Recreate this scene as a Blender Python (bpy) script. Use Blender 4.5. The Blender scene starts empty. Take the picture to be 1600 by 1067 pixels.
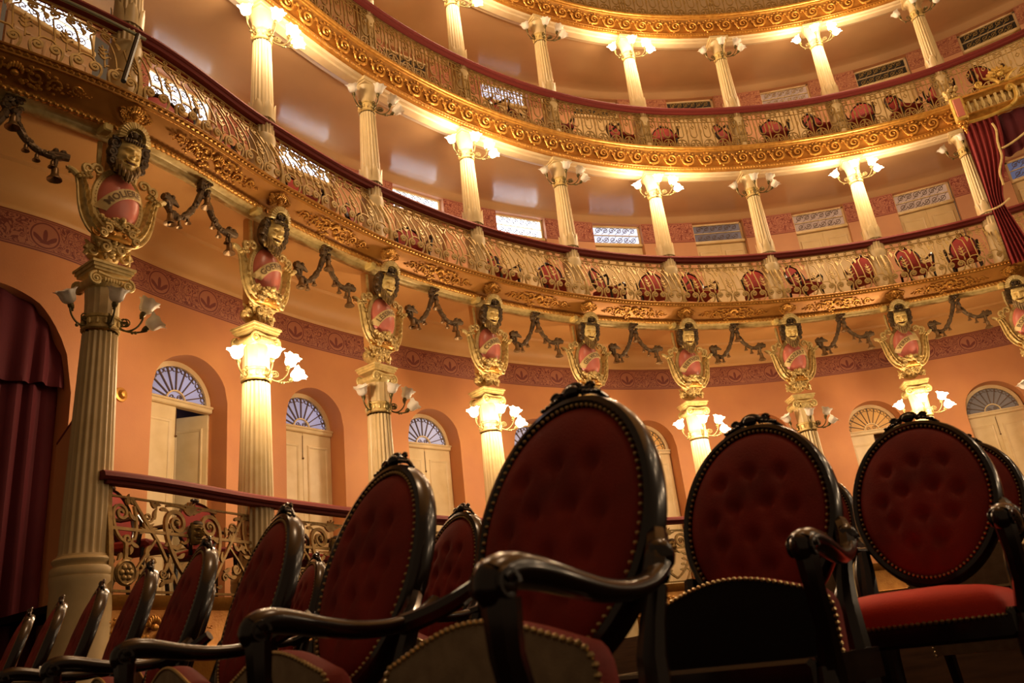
import bpy, math, random
import numpy as np
from mathutils import Matrix, Vector
random.seed(4); rng = np.random.default_rng(4)
PI = math.pi
SC = bpy.context.scene
COL = SC.collection
# ------------------------------------------------------------------ camera, world, exposure
EYE = 0.5
cam_d = bpy.data.cameras.new('camera'); cam = bpy.data.objects.new('camera', cam_d); COL.objects.link(cam)
cam_d.sensor_width = 36.0; cam_d.lens = 1305.887/1600*36.0; cam_d.clip_start = 0.05
_p, _r = 0.36574195, -0.11603287
fwd = Vector((0, math.cos(_p), math.sin(_p))); up0 = Vector((0, -math.sin(_p), math.cos(_p))); rt0 = Vector((1, 0, 0))
rt = rt0*math.cos(_r) + up0*math.sin(_r)
upv = up0*math.cos(_r) - rt0*math.sin(_r)
cam.matrix_world = Matrix(((rt.x, upv.x, -fwd.x, 0), (rt.y, upv.y, -fwd.y, 0), (rt.z, upv.z, -fwd.z, EYE), (0, 0, 0, 1)))
SC.camera = cam
W = bpy.data.worlds.new('hall_air'); SC.world = W; W.use_nodes = True
W.node_tree.nodes['Background'].inputs[0].default_value = (1.0, 0.62, 0.33, 1)
W.node_tree.nodes['Background'].inputs[1].default_value = 0.075
SC.view_settings.view_transform = 'Standard'; SC.view_settings.look = 'None'
SC.view_settings.gamma = 1.0; SC.view_settings.use_curve_mapping = False
SC.view_settings.exposure = 0.40
LAMP_W = 92.0            # one lit bracket of the tiers, four bulbs together
CHANDELIER_W = 420.0

def light(name, loc, watts, radius, color):
    d = bpy.data.lights.new(name, 'POINT'); d.energy = watts; d.shadow_soft_size = radius; d.color = color
    o = bpy.data.objects.new(name, d); COL.objects.link(o); o.location = loc
    return o
LAMP_COLOR = (1.0, 0.69, 0.41)
light('chandelier_light', (3.2, 4.2, 13.2), CHANDELIER_W, 0.9, LAMP_COLOR)
# the same bracket lamps go on round the far arm of the horseshoe, outside the frame
for _x, _y in ((12.3, 7.6), (13.4, 4.6), (13.3, 1.2)):
    for _z, _w in ((3.8, 1.3), (8.2, 1.4), (11.2, .9)): light('far_arm_light', (_x, _y, _z), LAMP_W*_w, 0.25, LAMP_COLOR)
cam_d.dof.use_dof = True; cam_d.dof.focus_distance = 11.0; cam_d.dof.aperture_fstop = 6.3

# ------------------------------------------------------------------ helpers
def tag(o, label=None, cat=None, group=None, kind=None):
    if label: o['label'] = label
    if cat: o['category'] = cat
    if group: o['group'] = group
    if kind: o['kind'] = kind
    return o

class M:
    """collects vertices and faces for ONE mesh"""
    def __init__(s): s.v = []; s.f = []; s.uv = None
    def add(s, vs, fs):
        b = len(s.v); s.v.extend([tuple(map(float, p)) for p in vs]); s.f.extend([tuple(b+i for i in f) for f in fs]); return s
    def grid(s, P, cu=False, cv=False, flip=False):
        P = np.asarray(P, float); nu, nv = P.shape[:2]
        idx = lambda i, j: (i % nu)*nv + (j % nv)
        fs = []
        for i in range(nu if cu else nu-1):
            for j in range(nv if cv else nv-1):
                q = (idx(i, j), idx(i+1, j), idx(i+1, j+1), idx(i, j+1))
                fs.append(q[::-1] if flip else q)
        return s.add(P.reshape(-1, 3), fs)
    def box(s, c, d, R=None):
        x, y, z = [k/2 for k in d]
        V = np.array([(a*x, b*y, e*z) for a in (-1, 1) for b in (-1, 1) for e in (-1, 1)])
        if R is not None: V = V @ np.array(R).T
        return s.add(V+np.array(c), [(0,1,3,2),(4,6,7,5),(0,4,5,1),(2,3,7,6),(0,2,6,4),(1,5,7,3)])
    def bevbox(s, c, d, b=.004):
        """box with chamfered long rims: stacked rounded rectangles along y"""
        x, y, z = [k/2 for k in d]; b = min(b, x*.9, y*.9, z*.9)
        rings = []
        for yy, k in ((-y, b), (-y+b, 0), (y-b, 0), (y, b)):
            X, Z = x-k, z-k; B = b
            rings.append([(-X, yy, -Z+B), (-X+B, yy, -Z), (X-B, yy, -Z), (X, yy, -Z+B), (X, yy, Z-B), (X-B, yy, Z), (-X+B, yy, Z), (-X, yy, Z-B)])
        V = np.array(rings).reshape(-1, 3)+np.array(c); fs = []
        for i in range(3):
            for j in range(8):
                fs.append((i*8+j, i*8+(j+1) % 8, (i+1)*8+(j+1) % 8, (i+1)*8+j))
        fs.append(tuple(range(7, -1, -1))); fs.append(tuple(range(24, 32)))
        return s.add(V, fs)
    def lathe(s, prof, n=24, c=(0, 0, 0), flute=0, depth=0.0, z01=None, caps=True):
        a = np.linspace(0, 2*PI, n, endpoint=False); rows = []
        for r, z in prof:
            rr = np.full(n, r)
            if flute and (z01 is None or z01[0] <= z <= z01[1]):
                rr = r - depth*np.abs(np.cos(a*flute/2))**1.0*0 - depth*(0.5+0.5*np.cos(a*flute))
            rows.append(np.stack([rr*np.cos(a), rr*np.sin(a), np.full(n, z)], 1))
        P = np.array(rows)+np.array(c); s.grid(P, cv=True, flip=True)
        if caps:
            b = len(s.v); s.f.append(tuple(range(b-n, b)))
        return s
    def tube(s, pts, rad, n=8, sq=(1, 1), up=(0, 0, 1), cap=True):
        P = np.asarray(pts, float); m = len(P)
        rad = np.full(m, rad) if np.isscalar(rad) else np.asarray(rad, float)
        T = np.gradient(P, axis=0); T /= np.linalg.norm(T, axis=1)[:, None]+1e-12
        U = np.array(up, float); rows = []; N = U - T[0]*np.dot(U, T[0])
        if np.linalg.norm(N) < 1e-3: N = np.array((1., 0, 0))-T[0]*T[0][0]
        N /= np.linalg.norm(N); a = np.linspace(0, 2*PI, n, endpoint=False)
        for i in range(m):
            N = N - T[i]*np.dot(N, T[i]); N /= np.linalg.norm(N)+1e-12; B = np.cross(T[i], N)
            rows.append(P[i]+rad[i]*(np.cos(a)[:, None]*N*sq[0]+np.sin(a)[:, None]*B*sq[1]))
        b = len(s.v); s.grid(np.array(rows), cv=True)
        if cap: s.f.append(tuple(range(b+n-1, b-1, -1))); s.f.append(tuple(range(b+(m-1)*n, b+m*n)))
        return s
    def ball(s, c, r, nu=8, nv=6):
        r = np.array((r, r, r) if np.isscalar(r) else r, float)
        th = np.linspace(0, PI, nv+1); ph = np.linspace(0, 2*PI, nu, endpoint=False)
        P = np.array([[(math.sin(t)*math.cos(p), math.sin(t)*math.sin(p), math.cos(t)) for p in ph] for t in th])*r+np.array(c)
        return s.grid(P, cv=True, flip=False)
    def strip(s, pts, w, d, y=None):
        """flat iron bar in the xz plane following pts [(x, z)]; y is a function of z (bowed railing) or a number"""
        P = np.asarray(pts, float); m = len(P)
        T = np.gradient(P, axis=0); T /= np.linalg.norm(T, axis=1)[:, None]+1e-12; Nn = np.stack([-T[:, 1], T[:, 0]], 1)
        w = np.full(m, w) if np.isscalar(w) else np.asarray(w, float)
        A = P+Nn*w[:, None]/2; B = P-Nn*w[:, None]/2
        fy = (lambda z: 0*z) if y is None else (y if callable(y) else (lambda z: 0*z+y))
        G = np.stack([np.stack([A[:, 0], fy(A[:, 1])-d/2, A[:, 1]], 1), np.stack([A[:, 0], fy(A[:, 1])+d/2, A[:, 1]], 1),
                      np.stack([B[:, 0], fy(B[:, 1])+d/2, B[:, 1]], 1), np.stack([B[:, 0], fy(B[:, 1])-d/2, B[:, 1]], 1)], 1)
        b = len(s.v); s.grid(G, cv=True); s.f.append((b+3, b+2, b+1, b)); e = b+(m-1)*4; s.f.append((e, e+1, e+2, e+3))
        return s
    def leaf(s, a, b, w, d=.012, y=None):
        a = np.array(a, float); b = np.array(b, float); t = np.linspace(0, 1, 6)
        dirn = b-a; nn = np.array((-dirn[1], dirn[0])); pts = a+np.outer(t, dirn)+np.outer(np.sin(t*PI)*.12, nn)
        return s.strip(pts, w*np.array((.35, .9, 1.0, .8, .45, .1)), d, y)
    def mesh(s, name, smooth=True, angle=None):
        me = bpy.data.meshes.new(name); me.from_pydata(s.v, [], s.f); me.update()
        if s.uv is not None:
            ul = me.uv_layers.new(name='UVMap'); li = np.empty(len(me.loops), int); me.loops.foreach_get('vertex_index', li)
            ul.data.foreach_set('uv', np.asarray(s.uv, np.float32)[li].ravel())
        if smooth:
            me.polygons.foreach_set('use_smooth', np.ones(len(me.polygons), bool))
            me.set_sharp_from_angle(angle=math.radians(angle or 38))
        return me

MESHES = {}
def obj(name, m, mat=None, parent=None, loc=None, mw=None, smooth=True, angle=None):
    me = m if isinstance(m, bpy.types.Mesh) else m.mesh(name, smooth, angle)
    if mat is not None and not me.materials: me.materials.append(mat)
    o = bpy.data.objects.new(name, me); COL.objects.link(o)
    if parent is not None: o.parent = parent
    if mw is not None: o.matrix_local = mw
    elif loc is not None: o.location = loc
    return o
def cached(key, fn, mat, smooth=True, angle=None):
    if key not in MESHES:
        me = fn().mesh(key, smooth, angle); me.materials.append(mat); MESHES[key] = me
    return MESHES[key]
MW = {}
def empty(name, mw=None, parent=None):
    o = bpy.data.objects.new(name, None); MW[o.name] = mw; COL.objects.link(o); o.empty_display_size = .1
    if parent is not None: o.parent = parent
    if mw is not None: o.matrix_local = mw
    return o
ORD = ['first', 'second', 'third', 'fourth', 'fifth', 'sixth', 'seventh', 'eighth', 'ninth', 'tenth', 'eleventh', 'twelfth', 'thirteenth', 'fourteenth', 'fifteenth',
       'sixteenth', 'seventeenth', 'eighteenth', 'nineteenth', 'twentieth', 'twenty-first', 'twenty-second']

# ------------------------------------------------------------------ plan of the horseshoe
KP = np.array([[-6.675, 4.283], [-4.83, 5.238], [-3.516, 6.554], [-2.714, 8.224], [-1.732, 9.86], [-.439, 11.309], [1.077, 12.457],
               [2.808, 13.243], [4.675, 13.589], [6.567, 13.52], [8.384, 13.007], [10.014, 11.906], [11.48, 10.248], [12.6, 8.5]])
def spl(s, off=0.0):
    s = np.atleast_1d(np.asarray(s, float)); j = np.clip(np.floor(s+1).astype(int), 1, len(KP)-3); t = (s+1-j)[:, None]
    P0, P1, P2, P3 = KP[j-1], KP[j], KP[j+1], KP[j+2]
    pos = .5*((2*P1)+(-P0+P2)*t+(2*P0-5*P1+4*P2-P3)*t*t+(-P0+3*P1-3*P2+P3)*t**3)
    tan = .5*((-P0+P2)+2*(2*P0-5*P1+4*P2-P3)*t+3*(-P0+3*P1-3*P2+P3)*t*t)
    n = np.stack([-tan[:, 1], tan[:, 0]], 1); n /= np.linalg.norm(n, axis=1)[:, None]
    return pos+n*np.broadcast_to(np.asarray(off, float).reshape(-1, 1), (len(s), 1)), n
def F(s, off, z, turn=0.0):
    """matrix: x along the tier (to the right seen from the hall), y away from the hall, z up"""
    P, n = spl(s, off); nx, ny = n[0]
    m = Matrix(((ny, nx, 0, P[0, 0]), (-nx, ny, 0, P[0, 1]), (0, 0, 1, z), (0, 0, 0, 1)))
    return m @ Matrix.Rotation(turn, 4, 'Z') if turn else m
def step(s, off):
    a, _ = spl(s-.02, off); b, _ = spl(s+.02, off); return float(np.linalg.norm(a-b)/.04)
def arclen(S, off):
    P, _ = spl(S, off); return np.concatenate([[0], np.cumsum(np.linalg.norm(np.diff(P, axis=0), axis=1))])
def sweep(m, prof, s0, s1, ds=.05, closed=False):
    S = np.arange(s0, s1+1e-6, ds); cols = []
    for o, z in prof:
        P, _ = spl(S, o); cols.append(np.column_stack([P, np.full(len(S), z)]))
    G = np.stack(cols, 1); b = len(m.v); m.grid(G, cv=closed)
    u = arclen(S, prof[0][0]); v = np.array([z for o, z in prof])
    uv = np.stack(np.meshgrid(u, v, indexing='ij'), -1).reshape(-1, 2)
    m.uv = uv if m.uv is None else np.concatenate([m.uv, uv])
    if closed:
        k = len(prof); m.f.append(tuple(range(b+k-1, b-1, -1))); e = len(m.v)-k; m.f.append(tuple(range(e, e+k)))
    return m

# ------------------------------------------------------------------ materials
def mat(name, col, rough=.5, metal=0.0, noise=None, bump=None, spec=None, sheen=0, trans=0, emit=None, estr=0, coat=0, alpha=None, sub=None):
    m = bpy.data.materials.new(name); m.use_nodes = True; nt = m.node_tree; b = nt.nodes['Principled BSDF']
    b.inputs['Base Color'].default_value = (*col, 1); b.inputs['Roughness'].default_value = rough; b.inputs['Metallic'].default_value = metal
    if spec is not None: b.inputs['Specular IOR Level'].default_value = spec
    if sheen: b.inputs['Sheen Weight'].default_value = sheen; b.inputs['Sheen Tint'].default_value = (*[min(1, c*3+.1) for c in col], 1); b.inputs['Sheen Roughness'].default_value = .35
    if coat: b.inputs['Coat Weight'].default_value = coat; b.inputs['Coat Roughness'].default_value = .12
    if trans: b.inputs['Transmission Weight'].default_value = trans
    if emit: b.inputs['Emission Color'].default_value = (*emit, 1); b.inputs['Emission Strength'].default_value = estr
    if noise or bump:
        tc = nt.nodes.new('ShaderNodeTexCoord')
    if noise:
        col2, scale, lo, hi = noise
        n = nt.nodes.new('ShaderNodeTexNoise'); n.inputs['Scale'].default_value = scale; n.inputs['Detail'].default_value = 6
        r = nt.nodes.new('ShaderNodeMapRange'); r.inputs[1].default_value = lo; r.inputs[2].default_value = hi
        mx = nt.nodes.new('ShaderNodeMix'); mx.data_type = 'RGBA'; mx.inputs[6].default_value = (*col, 1); mx.inputs[7].default_value = (*col2, 1)
        nt.links.new(tc.outputs['Object'], n.inputs['Vector']); nt.links.new(n.outputs[0], r.inputs[0]); nt.links.new(r.outputs[0], mx.inputs[0]); nt.links.new(mx.outputs[2], b.inputs['Base Color'])
    if bump:
        scale, st, dist = bump
        n = nt.nodes.new('ShaderNodeTexNoise'); n.inputs['Scale'].default_value = scale; n.inputs['Detail'].default_value = 4
        bp = nt.nodes.new('ShaderNodeBump'); bp.inputs['Strength'].default_value = st; bp.inputs['Distance'].default_value = dist
        nt.links.new(tc.outputs['Object'], n.inputs['Vector']); nt.links.new(n.outputs[0], bp.inputs['Height']); nt.links.new(bp.outputs[0], b.inputs['Normal'])
    return m
m_wall = mat('salmon_plaster', (.70, .315, .115), .62, noise=((.58, .24, .10), 1.1, .35, .7), bump=(60, .12, .01))
m_wall_up = mat('rose_plaster', (.62, .31, .15), .6, noise=((.54, .26, .13), 1.4, .35, .7))
m_soffit = mat('soffit_gloss_paint', (.56, .345, .17), .19, noise=((.49, .30, .15), 1.2, .3, .75), bump=(1.6, .10, .05), spec=.6)
m_soffit1 = mat('soffit_ochre_paint', (.66, .37, .12), .5, noise=((.58, .31, .10), 1.3, .3, .75))
m_cream = mat('cream_paint', (.68, .53, .32), .45, noise=((.60, .45, .25), 5, .4, .75))
m_col = mat('column_ivory', (.64, .49, .25), .42, noise=((.55, .40, .18), 6, .45, .8), bump=(90, .08, .005))
m_gold = mat('gilded_plaster', (.52, .24, .042), .36, .45, noise=((.38, .15, .022), 9, .35, .7), bump=(45, .25, .01))
m_gold_hi = mat('gilded_relief', (.66, .34, .065), .33, .5, noise=((.46, .20, .03), 14, .4, .7), bump=(80, .2, .01))
m_cove = mat('cove_amber', (.50, .22, .04), .38, .3, noise=((.42, .17, .03), 5, .35, .7))
m_iron = mat('railing_gilt_iron', (.52, .36, .12), .5, .3, noise=((.34, .23, .08), 22, .4, .7))
m_iron3 = mat('railing_brass_iron', (.46, .32, .11), .42, .5, noise=((.30, .20, .07), 22, .4, .7))
m_cart = mat('cartouche_old_gold', (.72, .53, .20), .42, .2, noise=((.42, .28, .09), 18, .42, .68), bump=(70, .3, .008))
m_cart2 = mat('cartouche_pale_gold', (.74, .58, .24), .42, .15, noise=((.55, .40, .14), 16, .4, .7))
m_face = mat('mask_ochre', (.90, .68, .25), .42, .05, noise=((.55, .37, .11), 14, .45, .75))
m_hair = mat('mask_dark_hair', (.065, .036, .012), .45, .2, noise=((.15, .09, .03), 25, .45, .7))
m_beard = mat('mask_beard_bronze', (.30, .19, .06), .45, .2, noise=((.14, .08, .03), 25, .4, .7))
m_pink = mat('shield_pink_enamel', (.66, .20, .14), .3, noise=((.60, .17, .13), 4, .4, .7))
m_band = mat('ribbon_buff', (.80, .60, .27), .5, noise=((.66, .47, .19), 20, .4, .7))
m_block = mat('block_bright_ochre', (.85, .66, .22), .4)
m_giltyellow = mat('canopy_gilt_yellow', (.74, .50, .12), .36, .35, noise=((.50, .31, .06), 14, .4, .7))
m_letter = mat('lettering_bronze', (.20, .12, .05), .5)
m_bronze = mat('garland_bronze', (.16, .10, .045), .45, .35, noise=((.07, .045, .025), 20, .4, .7))
m_bell = mat('bell_bronze', (.20, .12, .05), .35, .5)
m_velvet = mat('rail_velvet_red', (.16, .012, .007), .75, sheen=.08, bump=(220, .3, .003))
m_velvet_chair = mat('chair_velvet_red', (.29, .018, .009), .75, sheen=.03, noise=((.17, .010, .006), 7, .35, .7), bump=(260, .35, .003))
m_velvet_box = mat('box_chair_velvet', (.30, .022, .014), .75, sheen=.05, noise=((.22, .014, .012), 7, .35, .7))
m_velvet_lit = mat('seat_velvet_lit', (.85, .05, .02), .72, sheen=.2, noise=((.72, .032, .015), 7, .35, .7), bump=(260, .3, .003))  # chair velvet brightened: light on the lowered seat is in the colour
m_curtain = mat('curtain_velvet', (.10, .004, .010), .8, sheen=.25, bump=(160, .3, .004))
m_curtain2 = mat('curtain_crimson', (.20, .010, .009), .8, sheen=.2, bump=(160, .3, .004))
m_wood = mat('chair_dark_mahogany', (.014, .006, .0035), .24, noise=((.010, .005, .003), 16, .4, .7), coat=.5)
m_linen = mat('seat_underside_linen', (.38, .28, .17), .85, noise=((.28, .20, .12), 30, .35, .7), bump=(300, .4, .002))
m_blackcloth = mat('seat_underside_black', (.012, .010, .012), .9, bump=(300, .3, .002))
m_nail = mat('brass_nails', (.62, .46, .22), .28, .9)
m_door = mat('door_cream', (.84, .67, .38), .42, noise=((.70, .52, .24), 3, .4, .7))
m_iron1 = mat('box_railing_bronze', (.34, .22, .07), .38, .55, noise=((.20, .12, .04), 22, .4, .7))
m_door_shaded = mat('door_shaded', (.40, .24, .11), .45, noise=((.34, .19, .085), 3, .4, .7))  # upper door paint darkened, shade of the left bays put into the colour
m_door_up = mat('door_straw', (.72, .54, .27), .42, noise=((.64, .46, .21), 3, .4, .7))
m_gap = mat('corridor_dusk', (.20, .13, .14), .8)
m_floor = mat('dark_floorboards', (.022, .012, .007), .9, spec=0.0, noise=((.014, .008, .005), 4, .4, .7))
m_glass_off = bpy.data.materials.new('frosted_shade_unlit'); m_glass_off.use_nodes = True
_b = m_glass_off.node_tree.nodes['Principled BSDF']; _b.inputs['Base Color'].default_value = (.95, .90, .80, 1); _b.inputs['Roughness'].default_value = .45
_b.inputs['Transmission Weight'].default_value = .3; _b.inputs['IOR'].default_value = 1.25
m_glass_on = mat('frosted_shade_lit', (.9, .85, .75), .4, emit=(1.0, .80, .50), estr=9.0)
m_knob = mat('lamp_arm_bronze', (.14, .11, .04), .4, .6)
m_fan_iron = mat('fanlight_lead', (.16, .10, .06), .5)

def pane_mat(name, col, st, base=(.12, .11, .13), rough=.35):
    m = mat(name, base, rough, emit=col, estr=st, spec=.6); nt = m.node_tree; b = nt.nodes['Principled BSDF']
    tc = nt.nodes.new('ShaderNodeTexCoord'); n = nt.nodes.new('ShaderNodeTexNoise'); n.inputs['Scale'].default_value = 2.2
    r = nt.nodes.new('ShaderNodeMapRange'); r.inputs[1].default_value = .3; r.inputs[2].default_value = .7; r.inputs[3].default_value = st*.72; r.inputs[4].default_value = st*1.2
    nt.links.new(tc.outputs['Object'], n.inputs[0]); nt.links.new(n.outputs[0], r.inputs[0]); nt.links.new(r.outputs[0], b.inputs['Emission Strength'])
    return m
p_day = pane_mat('pane_bright_daylight', (.80, .86, 1.0), 3.8)
p_day2 = pane_mat('pane_daylight', (.76, .80, 1.0), 1.0)
p_dusk = pane_mat('pane_soft_dusk', (.55, .40, .36), .16, base=(.08, .06, .05))
p_dim = pane_mat('pane_dim_brown', (.45, .26, .14), .12)
p_dark = pane_mat('pane_dark', (.3, .22, .12), .012, base=(.03, .025, .02))
p_rosy = pane_mat('pane_rosy', (.80, .44, .25), .34, base=(.12, .07, .05))
p_fan = pane_mat('fan_pane_lavender', (.54, .47, .66), .42)
p_fan2 = pane_mat('fan_pane_pale', (.68, .58, .66), .50)
p_amber = pane_mat('fan_pane_amber', (.80, .32, .06), .55, base=(.14, .05, .02))
p_smoke = pane_mat('fan_pane_smoky', (.34, .22, .13), .22)
p_blue = pane_mat('pane_night_blue', (.22, .28, .5), .25)

def frieze_mat(name, ground, ink, pu, v0, v1, scale, rings=True):
    """stencilled band: fan medallions in rings, scrollwork between them, two border lines (flat paint)"""
    m = mat(name, ground, .6); nt = m.node_tree; b = nt.nodes['Principled BSDF']; L = nt.links
    def mth(op, a, c=None, d=None):
        n = nt.nodes.new('ShaderNodeMath'); n.operation = op
        for i, v in enumerate((a, c, d)):
            if v is None: continue
            if isinstance(v, (int, float)): n.inputs[i].default_value = v
            else: L.new(v, n.inputs[i])
        return n.outputs[0]
    uv = nt.nodes.new('ShaderNodeUVMap'); sp = nt.nodes.new('ShaderNodeSeparateXYZ'); L.new(uv.outputs[0], sp.inputs[0])
    h = v1-v0
    y = mth('DIVIDE', mth('SUBTRACT', sp.outputs[1], (v0+v1)/2), h/2)            # -1..1
    x = mth('MULTIPLY', mth('SUBTRACT', mth('FRACT', mth('DIVIDE', sp.outputs[0], pu)), .5), 2*pu/h)
    ax = mth('ABSOLUTE', x)
    r = mth('SQRT', mth('ADD', mth('MULTIPLY', x, x), mth('MULTIPLY', mth('MULTIPLY', y, y), 1.05)))
    ring = mth('LESS_THAN', mth('ABSOLUTE', mth('SUBTRACT', r, .74)), .045)
    ang = mth('ARCTAN2', x, mth('ADD', y, .5))
    rr = mth('SQRT', mth('ADD', mth('MULTIPLY', x, x), mth('POWER', mth('ADD', y, .5), 2)))
    fan = mth('MULTIPLY', mth('LESS_THAN', rr, mth('ADD', .55, mth('MULTIPLY', .32, mth('COSINE', mth('MULTIPLY', ang, 7))))), mth('LESS_THAN', mth('ABSOLUTE', ang), 1.5))
    fan = mth('MULTIPLY', fan, mth('LESS_THAN', r, .62))
    wv = nt.nodes.new('ShaderNodeTexNoise'); wv.inputs['Scale'].default_value = scale; wv.inputs['Detail'].default_value = 1.5
    wv.inputs['Distortion'].default_value = 1.4; L.new(uv.outputs[0], wv.inputs[0])
    if not rings: r = mth('ADD', 2.0, 0.0)
    k = mth('FRACT', mth('MULTIPLY', wv.outputs[0], 7.0)); scr = mth('LESS_THAN', mth('ABSOLUTE', mth('SUBTRACT', k, .5)), .2)
    scr = mth('MULTIPLY', scr, mth('MULTIPLY', mth('GREATER_THAN', r, .84), mth('LESS_THAN', mth('ABSOLUTE', y), .8)))
    if not rings: ring = fan = mth('ADD', 0.0, 0.0)
    line = mth('GREATER_THAN', mth('ABSOLUTE', y), .93); line2 = mth('LESS_THAN', mth('ABSOLUTE', mth('SUBTRACT', mth('ABSOLUTE', y), .84)), .025)
    t = mth('MAXIMUM', mth('MAXIMUM', ring, fan), mth('MAXIMUM', scr, mth('MAXIMUM', line, line2)))
    mx = nt.nodes.new('ShaderNodeMix'); mx.data_type = 'RGBA'; mx.inputs[6].default_value = (*ground, 1); mx.inputs[7].default_value = (*ink, 1)
    L.new(t, mx.inputs[0]); L.new(mx.outputs[2], b.inputs['Base Color'])
    return m
m_frieze = frieze_mat('frieze_stencil', (.42, .17, .095), (.19, .045, .035), .70, 4.78, 5.15, 9)
m_frieze2 = frieze_mat('frieze_stencil_upper', (.50, .20, .12), (.24, .05, .035), 1.3, 8.06, 8.52, 7, False)
m_frieze3 = frieze_mat('frieze_stencil_top', (.50, .22, .11), (.30, .09, .05), 1.3, 11.15, 11.6, 7, False)

# ------------------------------------------------------------------ room shell
S0, S1 = -.6, 10.6
def floor_z(x, y): return -.03+.04*x+.06*(y-1.46)
fl = M(); fl.add([(a, b, floor_z(a, b)-.002) for a, b in ((-9, -2), (14, -2), (14, 15), (-9, 15))]+[(a, b, floor_z(a, b)-.3) for a, b in ((-9, -2), (14, -2), (14, 15), (-9, 15))], [(0,1,2,3),(7,6,5,4),(0,4,5,1),(1,5,6,2),(2,6,7,3),(3,7,4,0)])
tag(obj('floor', fl, m_floor, smooth=False), kind='structure', label='dark wooden stalls floor rising gently under the chairs')
cl = M(); cl.lathe([(11.5, 15.1), (9, 16.1), (5, 16.8), (.3, 17.0)], 48, (3.6, 5.5, 0))
tag(obj('ceiling', cl, m_soffit1), kind='structure', label='shallow painted ceiling above the top gallery')

def smet(sc, mtr, off): return sc+mtr/step(sc, off)
def arched_wall(m, off, z0, z1, s0, s1, ops, depth):
    """ops: (s centre, half width, spring or top height, arched)"""
    uvs = []
    def cols(S, zb):
        P, _ = spl(S, off); zb = np.broadcast_to(zb, (len(S),))
        G = np.stack([np.column_stack([P, zb]), np.column_stack([P, np.full(len(S), z1)])], 1); m.grid(G)
        u = np.asarray(S)*2.1; uvs.extend([q for k in range(len(S)) for q in ((u[k], zb[k]), (u[k], z1))])
    cur = s0
    for sc, hw, zt, arch in sorted(ops):
        a, b = smet(sc, -hw, off), smet(sc, hw, off)
        cols(np.linspace(cur, a, max(2, int((a-cur)/.06)+1)), z0)
        t = np.linspace(-1, 1, 25 if arch else 7); S = smet(sc, t*hw, off)
        zb = zt+hw*np.sqrt(np.maximum(0, 1-t*t)) if arch else np.full(len(t), zt)
        cols(S, zb)
        # reveal
        SS = np.concatenate([[S[0]], S, [S[-1]]]); zz = np.concatenate([[z0], zb, [z0]])
        A, _ = spl(SS, off); B, _ = spl(SS, off+depth)
        G = np.stack([np.column_stack([A, zz]), np.column_stack([B, zz])], 1); m.grid(G, flip=True)
        uvs.extend([q for k in range(len(SS)) for q in ((SS[k]*2.1, zz[k]), (SS[k]*2.1+.1, zz[k]))])
        cur = b
    cols(np.linspace(cur, s1, max(2, int((s1-cur)/.06)+1)), z0)
    m.uv = np.array(uvs); return m
DOORS = [2.10, 3.0, 3.96, 4.88, 5.88, 6.87, 7.79, 8.70, 9.6]
ARCH_HW, SPRING = .48, 3.73
OFF1, OFF2 = 1.2, 1.8
w1 = arched_wall(M(), OFF1, -.1, 5.3, S0, S1, [(s, ARCH_HW, SPRING, True) for s in DOORS]+[(.66, .96, 3.40, True)], .36)
wall1 = tag(obj('wall_lower', w1, m_wall), kind='structure', label='curved salmon plaster wall with arched doorways behind the ground boxes')
fz = sweep(M(), [(OFF1-.004, 5.15), (OFF1-.006, 5.145), (OFF1-.006, 4.785), (OFF1-.004, 4.78)], S0, S1, .04)
obj('frieze', fz, m_frieze, wall1)
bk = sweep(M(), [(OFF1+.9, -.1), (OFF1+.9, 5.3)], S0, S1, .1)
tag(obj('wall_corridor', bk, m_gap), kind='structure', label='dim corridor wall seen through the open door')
# tier two and tier three rear walls with square-headed doors
T2D = [1.2, 2.2, 3.2, 4.18, 5.14, 6.04, 6.97, 7.87, 8.72, 9.53]
def tier_wall(name, zf, ztop, zc, frm, fz0, fz1, doors, lab):
    w = arched_wall(M(), OFF2, zf, zc, S0, S1, [(s, .53, ztop, False) for s in doors], .18)
    o = tag(obj(name, w, m_wall_up, angle=30), kind='structure', label=lab)
    f = M(); cur = S0
    for s in list(doors)+[None]:
        a = S1 if s is None else smet(s, -.535, OFF2)
        sweep(f, [(OFF2-.002, fz1), (OFF2-.006, fz1-.005), (OFF2-.006, fz0+.005), (OFF2-.002, fz0)], cur, a, (a-cur)/12-1e-9)
        if s is not None: cur = smet(s, .535, OFF2)
    obj('frieze', f, frm, o); return o
tier_wall('wall_middle', 5.72, 8.50, 8.75, m_frieze2, 8.06, 8.51, T2D, 'rose wall with square transom windows behind the first balcony')
tier_wall('wall_upper', 8.9, 11.58, 11.85, m_frieze3, 11.15, 11.6, T2D[3:], 'rose wall with dark grilled transoms behind the second balcony')
w4 = sweep(M(), [(1.5, 12.03), (1.5, 14.6), (.2, 15.2)], 2.5, S1, .1)
tag(obj('wall_gallery', w4, m_cream), kind='structure', label='cream wall behind the topmost gallery railing')

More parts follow.
